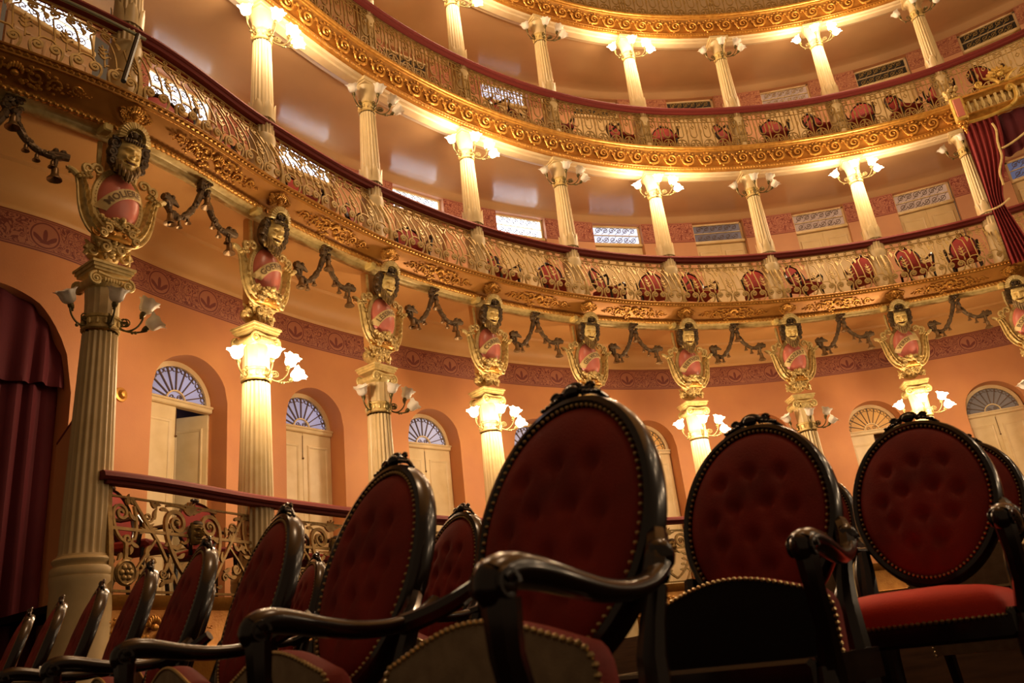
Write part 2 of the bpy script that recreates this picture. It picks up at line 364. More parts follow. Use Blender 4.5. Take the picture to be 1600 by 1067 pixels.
# soffits: flat, then a cove down to the wall cornice
def cove(o0, z0, o1, z1, n=7):
    t = np.linspace(0, PI/2, n); return [(o0+(o1-o0)*math.sin(a), z1+(z0-z1)*math.cos(a)) for a in t]
sf = sweep(M(), [(-.02, 5.46), (.05, 5.46), (.06, 5.475), (.8, 5.475), (.82, 5.44)]+cove(.84, 5.44, 1.17, 5.2)+[(1.18, 5.17), (1.21, 5.15)], S0, S1, .05)
tag(obj('ceiling_lower', sf, m_soffit1), kind='structure', label='ochre soffit under the first balcony')
sf = sweep(M(), [(.10, 8.46), (.12, 8.5), (1.5, 8.62)]+cove(1.52, 8.62, 1.70, 8.58)+[(1.74, 8.55), (1.76, 8.52), (1.81, 8.50)], S0, S1, .05)
tag(obj('ceiling_middle', sf, m_soffit), kind='structure', label='glossy brown soffit under the second balcony with daylight glints')
sf = sweep(M(), [(.10, 11.52), (.12, 11.56), (1.5, 11.70)]+cove(1.52, 11.70, 1.70, 11.66)+[(1.74, 11.63), (1.76, 11.6), (1.81, 11.58)], 1.5, S1, .05)
tag(obj('ceiling_upper', sf, m_soffit), kind='structure', label='glossy brown soffit under the top gallery')
for nm, z, a, fo, lab in (('floor_first_balcony', 5.72, S0, -.44, 'floor slab of the first balcony'), ('floor_second_balcony', 8.9, S0, -.28, 'floor slab of the second balcony'), ('floor_gallery', 11.95, 1.5, -.28, 'floor slab of the top gallery')):
    b = sweep(M(), [(fo, z-.004), (OFF2+.2, z-.004), (OFF2+.2, z-.05), (fo, z-.05)], a, S1, .08, closed=True)
    tag(obj(nm, b, m_cream), kind='structure', label=lab)

# ------------------------------------------------------------------ balcony fronts
def rope_mesh(off, z, r, s0, s1, pitch=.075):
    S = np.linspace(s0, s1, int((s1-s0)*1.9/pitch*7)); L = arclen(S, off); P, n = spl(S, off)
    a = np.linspace(0, 2*PI, 10, endpoint=False)
    rad = r*(1+.22*np.cos(2*(a[None, :])-L[:, None]*2*PI/pitch))
    G = np.stack([P[:, 0, None]+n[:, 0, None]*rad*np.cos(a), P[:, 1, None]+n[:, 1, None]*rad*np.cos(a), z+rad*np.sin(a)], -1)
    return M().grid(G, cv=True)
def beads(off, z, s0, s1, pitch, size, tilt=0):
    m = M(); n = int((s1-s0)*1.9/pitch); S = np.linspace(s0, s1, n)
    P, nn = spl(S, off); dx, dy, dz = size
    for (x, y), (nx, ny) in zip(P, nn):
        t = (ny, -nx)
        V = []
        for a, b, c in ((-1, 0, -1), (1, 0, -1), (1, 0, 1), (-1, 0, 1), (0, -1, -.35), (0, -1, .5)):
            V.append((x+t[0]*a*dx/2+nx*b*dy, y+t[1]*a*dx/2+ny*b*dy, z+c*dz/2+tilt*b))
        m.add(V, [(0, 1, 4), (1, 2, 5, 4), (2, 3, 5), (3, 0, 4, 5)])
    return m
def volute_pts(cx, cz, r0, r1, a0, turns, n=22, sgn=1):
    t = np.linspace(0, 1, n); a = a0+sgn*turns*2*PI*t; r = r0+(r1-r0)*t**.8
    return np.stack([cx+r*np.cos(a), cz+r*np.sin(a)], 1)
def xz(p, y=0.0): p = np.asarray(p); return np.column_stack([p[:, 0], np.full(len(p), y) if np.isscalar(y) else y, p[:, 1]])
def bez(*P, n=10):
    P = np.array(P, float); t = np.linspace(0, 1, n)[:, None]
    if len(P) == 3: return (1-t)**2*P[0]+2*t*(1-t)*P[1]+t*t*P[2]
    return (1-t)**3*P[0]+3*t*(1-t)**2*P[1]+3*t*t*(1-t)*P[2]+t**3*P[3]

# first balcony: cream beam, brown fillet, rope, amber cove, egg-and-dart ledge
f1 = sweep(M(), [(.02, 5.47), (-.02, 5.44), (-.03, 5.41), (-.06, 5.395), (-.10, 5.40), (-.125, 5.42), (-.13, 5.44), (-.145, 5.45), (-.20, 5.455), (-.215, 5.47)], S0, S1, .04)
front1 = tag(obj('trim_1', f1, m_cart2), kind='structure', label='gilded front of the first balcony, beam and amber cove with rope moulding')
cv = sweep(M(), [(-.205, 5.465), (-.225, 5.50), (-.27, 5.535), (-.33, 5.575), (-.39, 5.622), (-.435, 5.66)], S0, S1, .04); obj('cove', cv, m_cove, front1)
obj('rope_moulding', rope_mesh(-.232, 5.468, .025, S0, S1, .058), m_gold_hi, front1)
lg = sweep(M(), [(-.425, 5.655), (-.455, 5.655), (-.462, 5.668), (-.455, 5.675), (-.462, 5.70), (-.485, 5.703), (-.492, 5.715), (-.485, 5.724), (-.36, 5.724)], S0, S1, .04); obj('ledge_moulding', lg, m_gold, front1)
tag(obj('leaf_moulding', beads(-.461, 5.688, S0, S1, .055, (.046, .018, .026)), m_gold_hi, front1, smooth=False), kind='stuff')
tag(obj('bead_moulding', beads(-.43, 5.662, S0, S1, .04, (.032, .016, .016)), m_gold_hi, front1, smooth=False), kind='stuff')
def ornament(w, h, seed):
    """gilded foliage spray: central shell, scrolling stems, leaves tapering to both ends (local x along, z up, -y proud)"""
    r = random.Random(seed); m = M()
    for k in range(7):
        a = PI*(k+.5)/7; m.ball((.045*math.cos(a)*1.2, -.02, .02+.05*math.sin(a)), (.016, .02, .03), 7, 5)
    m.ball((0, -.03, .0), (.035, .03, .03), 8, 6)
    for sg in (-1, 1):
        for k in range(3):
            cx = sg*w*(.13+.13*k); hh = h*(1-.22*k)
            p = volute_pts(cx, hh*.05*(-1)**k, hh*.34, hh*.07, PI*(k % 2)+(.3 if sg > 0 else 2.6), 1.25, 15, sg*(-1)**k)
            m.tube(xz(p, -.015), np.linspace(.012, .007, len(p)), 6)
        for k in range(48):
            t = k/48; x = sg*w*(.05+.45*t); hh = h*.48*(1-t)**.75
            z = r.uniform(-1, 1)*hh; a = r.uniform(-.8, .8)
            m.ball((x, -.012-r.random()*.014, z), (.017*(1.25-t)+.004, .013, .011*(1.25-t)+.004), 6, 4)
    return m
orn = cached('relief_ornament', lambda: ornament(1.24, .27, 3), m_gold_hi)
orn_s = cached('relief_boss', lambda: ornament(.30, .22, 5), m_gold_hi)
TILT = Matrix.Rotation(math.radians(52), 4, 'X')
for i in range(0, 10):
    obj('relief_ornament', orn, None, front1, mw=F(i+.48, -.335, 5.578) @ TILT)
    if i > 0: obj('relief_boss', orn_s, None, front1, mw=F(i, -.345, 5.585) @ TILT)

# second balcony and gallery: cream beam, leaf row, running scroll band, ledge
def upper_front(idx, zb, s0, lab):
    base = tag(obj('trim_%d' % idx, sweep(M(), [(.14, zb+.06), (.10, zb+.0), (.02, zb-.02), (0, zb-.045), (-.13, zb-.05), (-.15, zb-.03), (-.20, zb-.03), (-.225, zb-.005)], s0, S1, .04), m_cream), kind='structure', label=lab)
    obj('fascia', sweep(M(), [(-.215, zb-.005), (-.255, zb+.0), (-.262, zb+.02), (-.258, zb+.075), (-.268, zb+.085), (-.25, zb+.11), (-.245, zb+.20), (-.262, zb+.31), (-.285, zb+.38), (-.31, zb+.40)], s0, S1, .04), m_gold, base)
    obj('ledge_moulding', sweep(M(), [(-.30, zb+.395), (-.32, zb+.40), (-.325, zb+.43), (-.34, zb+.44), (-.345, zb+.47), (-.33, zb+.484), (-.2, zb+.485)], s0, S1, .04), m_gold_hi, base)
    tag(obj('leaf_moulding', beads(-.262, zb+.045, s0, S1, .055, (.05, .010, .045), .006), m_gold_hi, base, smooth=False), kind='stuff')
    def unit():
        m = M(); p = volute_pts(-.02, .005, .078, .012, -1.9, 1.6, 26, 1); m.tube(xz(p, -.012), np.linspace(.017, .009, len(p)), 6)
        p = bez((-.16, .07), (-.12, -.09), (-.05, -.07), n=12); m.tube(xz(p, -.012), np.linspace(.006, .017, 12), 6)
        for k in range(9):
            a = .4+k*.5; m.ball((-.02+.10*math.cos(a), -.008, .10*math.sin(a)), (.018, .012, .014), 6, 4)
        for k in range(5): m.ball((.09+.016*k, -.012, .06-.028*k+.02*(k % 2)), (.017, .014, .014), 6, 4)
        return m
    um = cached('scroll_relief', unit, m_gold_hi)
    S = np.arange(s0+.2, S1-.3, .185); k = 0
    for s in S[:140]:
        obj('scroll_relief', um, None, base, mw=F(s, -.262, zb+.245) @ Matrix.Rotation(math.radians(10), 4, 'X') @ Matrix.Scale(1.3, 4))
    return base
upper_front(2, 8.42, 1.4, 'gilded front of the second balcony with running scroll relief')
upper_front(3, 11.47, 3.6, 'gilded front of the top gallery with scroll relief')

# ------------------------------------------------------------------ railings
def rail_profile(off, z, h=.11, w=.21):
    return [(off, z-h*.45), (off+.012, z-.02), (off+.045, z), (off+w-.045, z), (off+w-.012, z-.02), (off+w, z-h*.45), (off+w-.02, z-h*.62), (off+.02, z-h*.62)]
def handrail(off, z, s0, s1, lab):
    o = tag(obj('handrail', sweep(M(), rail_profile(off, z), s0, s1, .04, closed=True), m_velvet), lab, 'handrail', 'velvet handrails of the tiers')
    obj('wooden_bed', sweep(M(), [(off+.03, z-.068), (off+.18, z-.068), (off+.17, z-.105), (off+.04, z-.105)], s0, s1, .04, closed=True), m_velvet, o)
    return o
handrail(-.24, 6.735, S0, S1, 'dark red velvet handrail along the first balcony railing')
handrail(-.36, 9.755, 1.6, S1, 'dark red velvet handrail along the second balcony railing')
handrail(-.36, 12.79, 3.6, S1, 'velvet handrail of the topmost gallery, above the picture')

def bow(H, top, bot):
    def f(z):
        u = np.clip(1-np.asarray(z, float)/H, 0, 1); return (bot-top)*np.sin(u*PI*.62)**1.6+0*u
    return f
H2 = .885
yb2 = bow(H2, -.14, -.40)       # relative to the rail line at off -.14
def unit2():
    m = M(); y = yb2; d = .018; w = .0165
    for sg in (-1, 1):
        p = np.concatenate([bez((.012, .02), (.10, .015), (.135, .10), (.128, .165), n=8)[:-1], volute_pts(.072, .165, .056, .010, 0, 1.55, 22, 1)])
        p[:, 0] *= sg; m.strip(p, w*1.3, d*1.2, y)
        m.ball((sg*.072, float(y(.165)), .165), .012, 6, 4)
        p = np.concatenate([bez((.060, .255), (.056, .45), (.064, .60), n=6)[:-1], bez((.064, .60), (.06, .67), (.125, .66), (.128, .735), n=8)[:-1], volute_pts(.083, .735, .045, .009, 0, 1.3, 18, 1)])
        p[:, 0] *= sg; m.strip(p, np.interp(np.arange(len(p)), [0, 10, 14, len(p)], [w*.75, w*.8, w*1.15, w]), d, y)
        m.strip(np.array(bez((sg*.072, .222), (sg*.05, .275), (0, .262), n=7)), w*.8, d, y)
        for z0, L in ((.30, .075), (.365, .065), (.43, .05)):
            m.leaf((.155-sg*.004, z0), (.155+sg*L*.62, z0+L*.75), .020, d, y)
            m.ball((.155+sg*L*.66, float(y(z0+L*.7)), z0+L*.7), .010, 5, 4)
        p = volute_pts(sg*.0775, .836, .034, .008, -PI/2, 1.1, 12, sg); m.strip(p, .010, d, y)
    m.strip(np.array([(.155, .20), (.155, .35), (.155, .52)]), .011, d, y)
    m.leaf((0, .70), (0, .575), .045, d, y)
    m.leaf((0, .71), (0, .80), .03, d, y)
    for z in (.008, .792, .878): m.strip(np.array([(-.16, z), (0, z), (.16, z)]), .012, .02, y)
    m.strip(np.array([(-.16, .225), (-.13, .235)]), .01, d, y)
    return m
H3 = .735
yb3 = bow(H3, -.25, -.28)
def unit3():
    m = M(); y = yb3; d = .018; w = .0155
    a = np.linspace(0, PI, 13); m.strip(np.stack([.108*np.cos(a), .055+.125*np.sin(a)], 1), w, d, y)
    m.strip(np.array([(-.108, .055), (-.108, .01)]), w, d, y); m.strip(np.array([(.108, .055), (.108, .01)]), w, d, y)
    for sg in (-1, 1):
        p = np.concatenate([bez((.008, .17), (.012, .03), (.05, .022), n=7)[:-1], volute_pts(.05, .072, .05, .010, -PI/2, 1.3, 18, 1)]); p[:, 0] *= sg
        m.strip(p, w*.85, d, y)
        m.strip(np.array([(sg*.063, .30), (sg*.063, .57)]), w*.8, d, y)
        m.strip(np.array([(sg*.063, .585), (0, .63), (sg*.063, .675)]), w*.7, d, y)
        p = volute_pts(sg*.045, .63, .028, .008, PI/2, 1.0, 10, -sg); m.strip(p, w*.7, d, y)
        m.strip(np.array([(sg*.032, .46), (0, .50)]), w*.8, d, y); m.strip(np.array([(sg*.032, .46), (0, .42)]), w*.8, d, y)
        m.strip(bez((sg*.135, .69), (sg*.09, .735), (0, .715), n=7), w*.7, d, y)
    a = np.linspace(PI, 2*PI, 11); m.strip(np.stack([.063*np.cos(a), .30+.075*np.sin(a)], 1), w, d, y)
    m.strip(np.array([(.135, .01), (.135, .4), (.135, .735)]), w, d, y)
    m.strip(np.array([(0, .50), (0, .57)]), .008, d, y); m.strip(np.array([(0, .68), (0, .735)]), .01, d, y)
    m.ball((.135, float(y(.63)), .63), .017, 6, 4); m.leaf((.135, .42), (.135, .30), .03, d, y)
    for z in (.008, .575, .685, .73): m.strip(np.array([(-.14, z), (0, z), (.14, z)]), .011, .018, y)
    return m
def post2():
    m = M(); z = np.linspace(0, H2, 12); y = yb2(z); wv = np.interp(z, [0, .1, .2, .7, H2], [.05, .046, .034, .026, .034])
    G = np.array([[(-a/2, b-.022, c), (a/2, b-.022, c), (a/2, b+.012, c), (-a/2, b+.012, c)] for a, b, c in zip(wv, y, z)]); m.grid(G, cv=True, flip=False)
    return m
def post3():
    m = M(); z = np.linspace(0, H3, 8); y = yb3(np.minimum(z, H3))
    for x in (-.055, .055):
        G = np.array([[(x-.009, b-.014, c), (x+.009, b-.014, c), (x+.009, b+.014, c), (x-.009, b+.014, c)] for b, c in zip(y, z)]); m.grid(G, cv=True)
    for zc in (.10, .27, .44, .61):
        for sg in (-1, 1): m.strip(volute_pts(sg*.022, zc, .026, .006, PI/2, 1.2, 12, sg), .010, .014, yb3)
        m.ball((0, float(yb3(zc))-.008, zc+.07), (.016, .012, .02), 6, 4)
    return m
u2 = cached('scroll_unit', unit2, m_iron, angle=50); u3 = cached('hoop_unit', unit3, m_iron3, angle=50)
p2 = cached('railing_post', post2, m_iron); p3 = cached('pilaster_post', post3, m_iron3)
def railing(tier, off, z, um, pm, n, s_from, s_to, uw, tiername, pn, un):
    for i in range(s_from, s_to):
        r = empty('railing_panel', F(i+.5, off, z))
        tag(r, 'gilt iron scroll railing panel on the %s, %s bay from the left' % (tiername, ORD[i-s_from]), 'railing', 'railing panels of the %s' % tiername)
        inv = MW[r.name].inverted()
        obj(pn, pm, None, r, mw=inv @ F(i, off, z))
        L = step(i+.5, off)/n/uw
        for k in range(n):
            obj(un, um, None, r, mw=inv @ F(i+(k+.5)/n, off, z) @ Matrix.Diagonal((L, 1, 1, 1)))
railing(2, -.14, 5.724, u2, p2, 6, 0, 10, .31, 'first balcony', 'post', 'scroll_unit')
railing(3, -.25, 8.905, u3, p3, 7, 2, 10, .27, 'second balcony', 'pilaster_post', 'hoop_unit')
railing(4, -.25, 11.955, u3, p3, 7, 4, 9, .27, 'top gallery', 'pilaster_post', 'hoop_unit')

# ------------------------------------------------------------------ columns
def shaft_mesh(r0, r1, z0, z1, fl=20):
    m = M(); pr = [(r0*1.02, z0), (r0*1.0, z0+.04)]
    for t in np.linspace(0, 1, 7): pr.append((r0+(r1-r0)*t**1.3, z0+.06+(z1-z0-.08)*t))
    m.lathe(pr, fl*6, flute=fl, depth=.016*r0/.17, caps=False); return m
def ionic(m, z0, r, w):
    """echinus, four volutes, abacus"""
    m.lathe([(r*.96, z0), (r*1.12, z0+.03), (r*1.2, z0+.06), (r*1.1, z0+.09)], 28)
    for sy in (-1, 1):
        for sx in (-1, 1):
            c = (sx*w*.78, sy*r*1.02, z0+.055)
            p = volute_pts(c[0], c[2], .062, .012, PI/2, 1.9, 24, -sx)
            m.tube(np.column_stack([p[:, 0], np.full(len(p), c[1]), p[:, 1]]), np.linspace(.016, .008, len(p)), 6)
            m.ball(c, (.018, .022, .018), 8, 6)
        m.tube([(-w*.72, sy*r*1.02, z0+.118), (0, sy*r*1.04, z0+.095), (w*.72, sy*r*1.02, z0+.118)], .017, 6)
        for k in range(7): m.ball((-w*.4+k*w*.133, sy*r*1.12, z0+.06), (.016, .02, .022), 6, 4)
    for sx in (-1, 1):
        m.tube([(sx*w*.80, -r, z0+.055), (sx*w*.70, 0, z0+.055), (sx*w*.80, r, z0+.055)], .045, 10)
    return m
def abacus(z0, w):
    m = M()
    for z, k, h in ((z0, .92, .025), (z0+.025, 1.0, .03), (z0+.055, 1.08, .022)): m.box((0, 0, z+h/2), (2*w*k, 2*w*k*.92, h))
    return m
def collar_mesh(r, z0, z1):
    m = M(); m.lathe([(r*1.0, z0), (r*1.1, z0+.01), (r*1.1, z0+.03), (r*1.03, z0+.04), (r*1.04, z1-.04), (r*1.12, z1-.03), (r*1.12, z1-.01), (r*1.0, z1)], 28, caps=False)
    for k in range(14):
        a = 2*PI*k/14; m.ball((r*1.05*math.cos(a), r*1.05*math.sin(a), (z0+z1)/2), (.018, .018, .032), 6, 4)
    return m
def bracket_mesh():
    """carved scroll console on the abacus, leaning out to the hall under the shield"""
    m = M()
    for k, (y, z, sx, sy, sz) in enumerate(((.05, 4.30, .15, .12, .10), (-.03, 4.36, .13, .10, .07))): m.ball((0, y, z), (sx, sy, sz), 12, 8)
    for sg in (-1, 1):
        for (cx, cz, r, y, a0) in ((.15, 4.26, .06, -.05, 0), (.13, 4.36, .05, -.12, .6), (.07, 4.29, .05, -.13, 1.5)):
            p = volute_pts(cx, cz, r, r*.2, a0, 1.5, 18, 1); p[:, 0] *= sg
            m.tube(xz(p, y), np.linspace(.022, .012, len(p)), 6)
        for k in range(8):
            m.ball((sg*(.04+.018*k), -.08-.012*(k % 3), 4.22+.022*k), (.022, .024, .03), 6, 4)
        m.tube([(sg*.20, -.02, 4.22), (sg*.17, -.06, 4.29), (sg*.2, -.02, 4.36)], [.02, .03, .012], 7)
    for k in range(6): m.ball((0, -.11-.008*k, 4.22+.03*k), (.03, .02, .022), 7, 5)
    return m
def console_mesh():
    m = M(); m.tube([(-.17, -.12, 4.40), (0, -.17, 4.405), (.17, -.12, 4.40)], [.042, .052, .042], 10)
    for sg in (-1, 1):
        m.tube(xz(volute_pts(sg*.17, 4.40, .05, .012, PI/2, 1.6, 18, -sg), -.15), .015, 6); m.ball((sg*.05, -.215, 4.40), (.022, .016, .022), 8, 6)
    return m
def ground_column(i):
    c = empty('column', F(i, 0, 0))
    tag(c, 'fluted ivory column of the lower tier, %s from the left, under a bearded mask' % ORD[i-1], 'column', 'lower tier columns')
    obj('pedestal', cached('col_ped', lambda: M().lathe([(.235, .0), (.235, .3), (.225, .32), (.222, 1.40), (.232, 1.43), (.232, 1.475)], 36), m_col), None, c)
    obj('base', cached('col_base', lambda: M().lathe([(.225, 1.475), (.232, 1.49), (.232, 1.53), (.222, 1.548), (.205, 1.552), (.208, 1.57), (.222, 1.585), (.224, 1.60), (.212, 1.618), (.196, 1.625), (.192, 1.64)], 36), m_col), None, c)
    obj('shaft', cached('col_shaft', lambda: shaft_mesh(.182, .142, 1.64, 3.52), m_col, angle=60), None, c)
    obj('collar', cached('col_collar', lambda: collar_mesh(.142, 3.52, 3.66), m_cart), None, c)
    obj('necking', cached('col_neck', lambda: M().lathe([(.140, 3.65), (.143, 3.8), (.15, 3.90)], 40, flute=16, depth=.01, caps=False), m_col), None, c)
    obj('capital', cached('col_cap', lambda: ionic(M(), 3.90, .145, .185), m_cart2), None, c)
    obj('abacus', cached('col_aba', lambda: abacus(4.045, .182), m_cart2, smooth=False), None, c)
    obj('bracket', cached('col_brk', bracket_mesh, m_cart), None, c)
    obj('console', cached('col_con', console_mesh, m_gold_hi), None, c)
    obj('strut', cached('col_strut', lambda: M().box((0, .02, 4.93), (.20, .16, 1.05)), m_soffit1, smooth=False), None, c)
    return c
def acanthus_ring(r, z0, z1, n=7):
    m = M()
    for k in range(n):
        a0 = 2*PI*k/n; rows = []
        for t in np.linspace(0, 1, 5):
            hw = PI/n*math.sqrt(max(0, 1-t**2.4)); z = z0+(z1-z0)*t
            rows.append([((r+.012+.006*math.cos(q*1.5)+.008*t)*math.cos(a0+q*hw), (r+.012+.006*math.cos(q*1.5)+.008*t)*math.sin(a0+q*hw), z) for q in np.linspace(-1, 1, 7)])
        m.grid(np.array(rows), flip=True)
    return m
def upper_column(i, zf, off, key, tiername, first):
    c = empty('column', F(i, off, zf))
    tag(c, 'slender ivory column of the %s, %s from the left' % (tiername, ORD[i-first]), 'column', 'columns of the %s' % tiername)
    obj('pedestal', cached('uc_ped'+key, lambda: M().lathe([(.162, .141), (.162, .22), (.148, .25), (.142, .6), (.15, .70), (.156, .76), (.15, .80)] if key == 't3' else [(.17, 0), (.17, .08), (.152, .12), (.146, .6), (.152, .70), (.158, .76), (.15, .80)], 28), m_col), None, c)
    obj('shaft', cached('uc_shaft', lambda: shaft_mesh(.142, .112, .80, 2.20, 18), m_col, angle=60), None, c)
    obj('leaf_ring', cached('uc_leaf', lambda: acanthus_ring(.137, 1.02, 1.27), m_col), None, c)
    obj('collar', cached('uc_collar', lambda: collar_mesh(.112, 2.19, 2.36), m_cart), None, c)
    obj('capital', cached('uc_cap', lambda: M().lathe([(.112, 2.35), (.118, 2.45), (.135, 2.54), (.165, 2.60)], 28), m_col), None, c)
    obj('abacus', cached('uc_aba', lambda: M().box((0, 0, 2.615), (.33, .31, .03)).box((0, 0, 2.655), (.37, .35, .05)), m_col, smooth=False), None, c)
    return c
for i in range(1, 10): ground_column(i)
for i in range(1, 10): upper_column(i, 5.724, -.09, 't2', 'first balcony', 1)
for i in range(3, 10): upper_column(i, 8.90-.14, -.13, 't3', 'second balcony', 3)

# ------------------------------------------------------------------ bracket lamps
def shade_mesh(tilt):
    m = M(); n = 28; a = np.linspace(0, 2*PI, n, endpoint=False); rows = []
    for t, r, ruf in ((0, .018, 0), (.06, .038, 0), (.2, .054, .0), (.42, .062, .02), (.65, .064, .05), (.85, .074, .09), (1.0, .092, .13), (.985, .086, .13), (.85, .068, .09), (.6, .056, .04), (.3, .046, 0), (.1, .024, 0)):
        rr = r*(1+ruf*np.cos(a*7)); rows.append(np.stack([rr*np.cos(a), rr*np.sin(a), .120*t+.006*ruf*6*np.cos(a*7)*(t > .6)], 1))
    return m.grid(np.array(rows), cv=True, flip=True)
ARMS = ((-.30, -.06, .10, -.55, -.25), (-.02, -.26, .12, .0, -.35), (.27, -.20, .12, .35, -.2), (.30, -.22, -.02, .75, -.5))
def arm_piece(r, k):
    m = M(); ax, ay, az, tx, ty = ARMS[k]
    q = math.hypot(ax, ay); d = (ax/q, ay/q)
    p = bez((r*.9*d[0], r*.9*d[1], 0), (d[0]*q*.5, d[1]*q*.5, -.10), (d[0]*q*.95, d[1]*q*.95, -.06), (ax, ay, az-.03), n=12); m.tube(p, .0085, 6)
    for sg in (-1, 1):
        c = volute_pts(q*.52, .015, .045, .008, PI*.5, 1.4, 16, sg)
        m.tube(np.column_stack([c[:, 0]*d[0], c[:, 0]*d[1], c[:, 1]*1.0]), .006, 5)
    m.ball((d[0]*q*.75, d[1]*q*.75, -.07), (.016, .016, .016), 6, 4)
    return m
def boss_mesh(r):
    m = M(); m.ball((0, -r-.01, -.01), (.03, .03, .05), 8, 6); m.ball((0, -r-.01, -.07), (.014, .014, .022), 6, 4); return m
def socket_mesh():
    m = M(); m.lathe([(.006, -.05), (.018, -.045), (.026, -.02), (.024, .0), (.016, .012)], 12); m.ball((0, 0, -.055), .012, 6, 4); return m
def lamp(i, off, z, r, lit, tiername, place, turn=0):
    l = empty('bracket_lamp', F(i, off, z))
    tag(l, '%s tulip-shade lamp bracket on the %s column of the %s' % ('lit' if lit else 'unlit', place, tiername), 'lamp', '%s lamp brackets of the %s' % ('lit' if lit else 'unlit', tiername))
    obj('boss', cached('lamp_boss_%.2f' % r, lambda: boss_mesh(r), m_knob), None, l)
    for k, (ax, ay, az, tx, ty) in enumerate(ARMS):
        obj('arm', cached('lamp_arm%d_%.2f' % (k, r), lambda: arm_piece(r, k), m_knob), None, l)
        mt = Matrix.Translation((ax, ay, az)) @ Matrix.Rotation(tx, 4, 'Y') @ Matrix.Rotation(-ty, 4, 'X')
        obj('socket', cached('lamp_socket', socket_mesh, m_knob), None, l, mw=mt)
        obj('shade', cached('shade_on' if lit else 'shade_off', lambda: shade_mesh(0), m_glass_on if lit else m_glass_off), None, l, mw=mt)
    if lit:
        for (x, y, zz, e) in ((.0, -.44, -.02, .30), (-.42, -.26, .0, .30), (.44, -.38, -.05, .40)):
            o = light('bulb_light', (x, y, zz), LAMP_W*e, .10, LAMP_COLOR); o.parent = l
for i in range(1, 10): lamp(i, 0, 3.60, .15, i % 2 == 0, 'lower tier', ORD[i-1])
for i in range(1, 10): lamp(i, -.09, 8.00, .12, i % 2 == 0, 'first balcony', ORD[i-1])
for i in range(3, 10): lamp(i, -.13, 11.03, .12, i % 2 == 0, 'second balcony', ORD[i-3])

# ------------------------------------------------------------------ bearded masks over named shields
SA, SCZ, SB = .20, .285, .13           # shield half width, half height, bulge
def shield_y(x, z): return -SB*np.sqrt(np.maximum(0, 1-(np.asarray(x)/SA)**2-(np.asarray(z)/SCZ)**2))
def shield_mesh():
    m = M(); rows = []
    for r in np.linspace(.02, 1, 12):
        a = np.linspace(0, 2*PI, 32, endpoint=False); x = SA*r*np.cos(a)*(1-.10*np.sin(a)); z = SCZ*r*np.sin(a); rows.append(np.stack([x, shield_y(SA*r*np.cos(a), z), z], 1))
    m.grid(np.array(rows), cv=True, flip=False); return m
def rim_mesh():
    m = M(); a = np.linspace(0, 2*PI, 49)
    for k, rr, yy in ((1.0, .016, -.012), (1.10, .026, .0)):
        m.tube(np.stack([SA*k*np.cos(a)*(1-.10*np.sin(a)), np.full(49, yy), SCZ*k*np.sin(a)], 1), rr, 7, cap=False)
    for t in np.linspace(0, 2*PI, 52, endpoint=False): m.ball((SA*1.05*math.cos(t)*(1-.10*math.sin(t)), -.022, SCZ*1.05*math.sin(t)), (.0085, .011, .0085), 5, 4)
    return m
RC, RR, RA0, RA1 = (.165, -.30), .372, 2.72, 1.45
def on_ribbon(t, q):
    """t 0..1 along the ribbon, q across"""
    a = RA0+(RA1-RA0)*t; r = RR+q; x = RC[0]+r*np.cos(a); z = RC[1]+r*np.sin(a); return x, z
def ribbon_mesh():
    m = M(); t = np.linspace(0, 1, 22); G = []
    for q, dy in ((-.050, .004), (-.048, -.008), (-.03, -.010), (0, -.011), (.03, -.010), (.048, -.008), (.050, .004)):
        x, z = on_ribbon(t, q); G.append(np.stack([x, np.minimum(shield_y(x*.93, z*.95), -.02)+dy, z], 1))
    return m.grid(np.transpose(np.array(G), (1, 0, 2)), flip=True)
def face_mesh(sx=.115, sz=.155, sy=.12):
    u, v = np.meshgrid(np.linspace(-1, 1, 41), np.linspace(-1, 1, 49), indexing='ij')
    g = lambda a, b, p, q: np.exp(-((u-a)/p)**2-((v-b)/q)**2)
    w = 1-.16*np.clip(-v, 0, 1)**2
    y = sy*np.sqrt(np.maximum(.02, 1-(.93*u)**2-(.80*v)**4))
    y += .030*g(0, .08, .14, .28)+.036*g(0, -.10, .19, .10)+.014*(g(.17, -.13, .09, .07)+g(-.17, -.13, .09, .07))
    for s in (-1, 1):
        y += .026*g(s*.40, .40+0*u, .30, .08)-.030*g(s*.38, .22, .19, .085)+.012*g(s*.38, .21, .10, .05)+.032*g(s*.52, -.10, .22, .17)-.01*g(s*.32, -.16, .07, .2)
    c = -.44+.30*u*u; y += -.055*np.exp(-((v-c)/.075)**2)*np.exp(-(u/.50)**4)+.022*np.exp(-((v-c-.13)/.05)**2)*np.exp(-(u/.5)**4)+.022*np.exp(-((v-c+.14)/.06)**2)*np.exp(-(u/.4)**4)
    y += .02*g(0, -.80, .28, .14)+.012*g(0, .62, .5, .08)
    m = M(); m.grid(np.stack([u*sx*w, -y, v*sz], -1), flip=False); return m
def hair_mesh():
    m = M(); r = random.Random(8)
    m.ball((0, .03, .03), (.165, .11, .19), 16, 10)
    for sg in (-1, 1):
        for (cx, cz, rr) in ((.145, .09, .055), (.155, .0, .045), (.14, -.075, .04)):
            p = volute_pts(cx, cz, rr, rr*.15, 1.0, 1.7, 18, 1); p[:, 0] *= sg; m.tube(xz(p, -.055), np.linspace(.02, .012, 18), 6)
            m.ball((sg*cx, -.03, cz), (rr, .045, rr), 10, 6)
    for k in range(9):
        x = -.09+.0225*k; m.ball((x, -.115, .145-.25*abs(x)*.5), (.016, .02, .022), 6, 4)
    return m
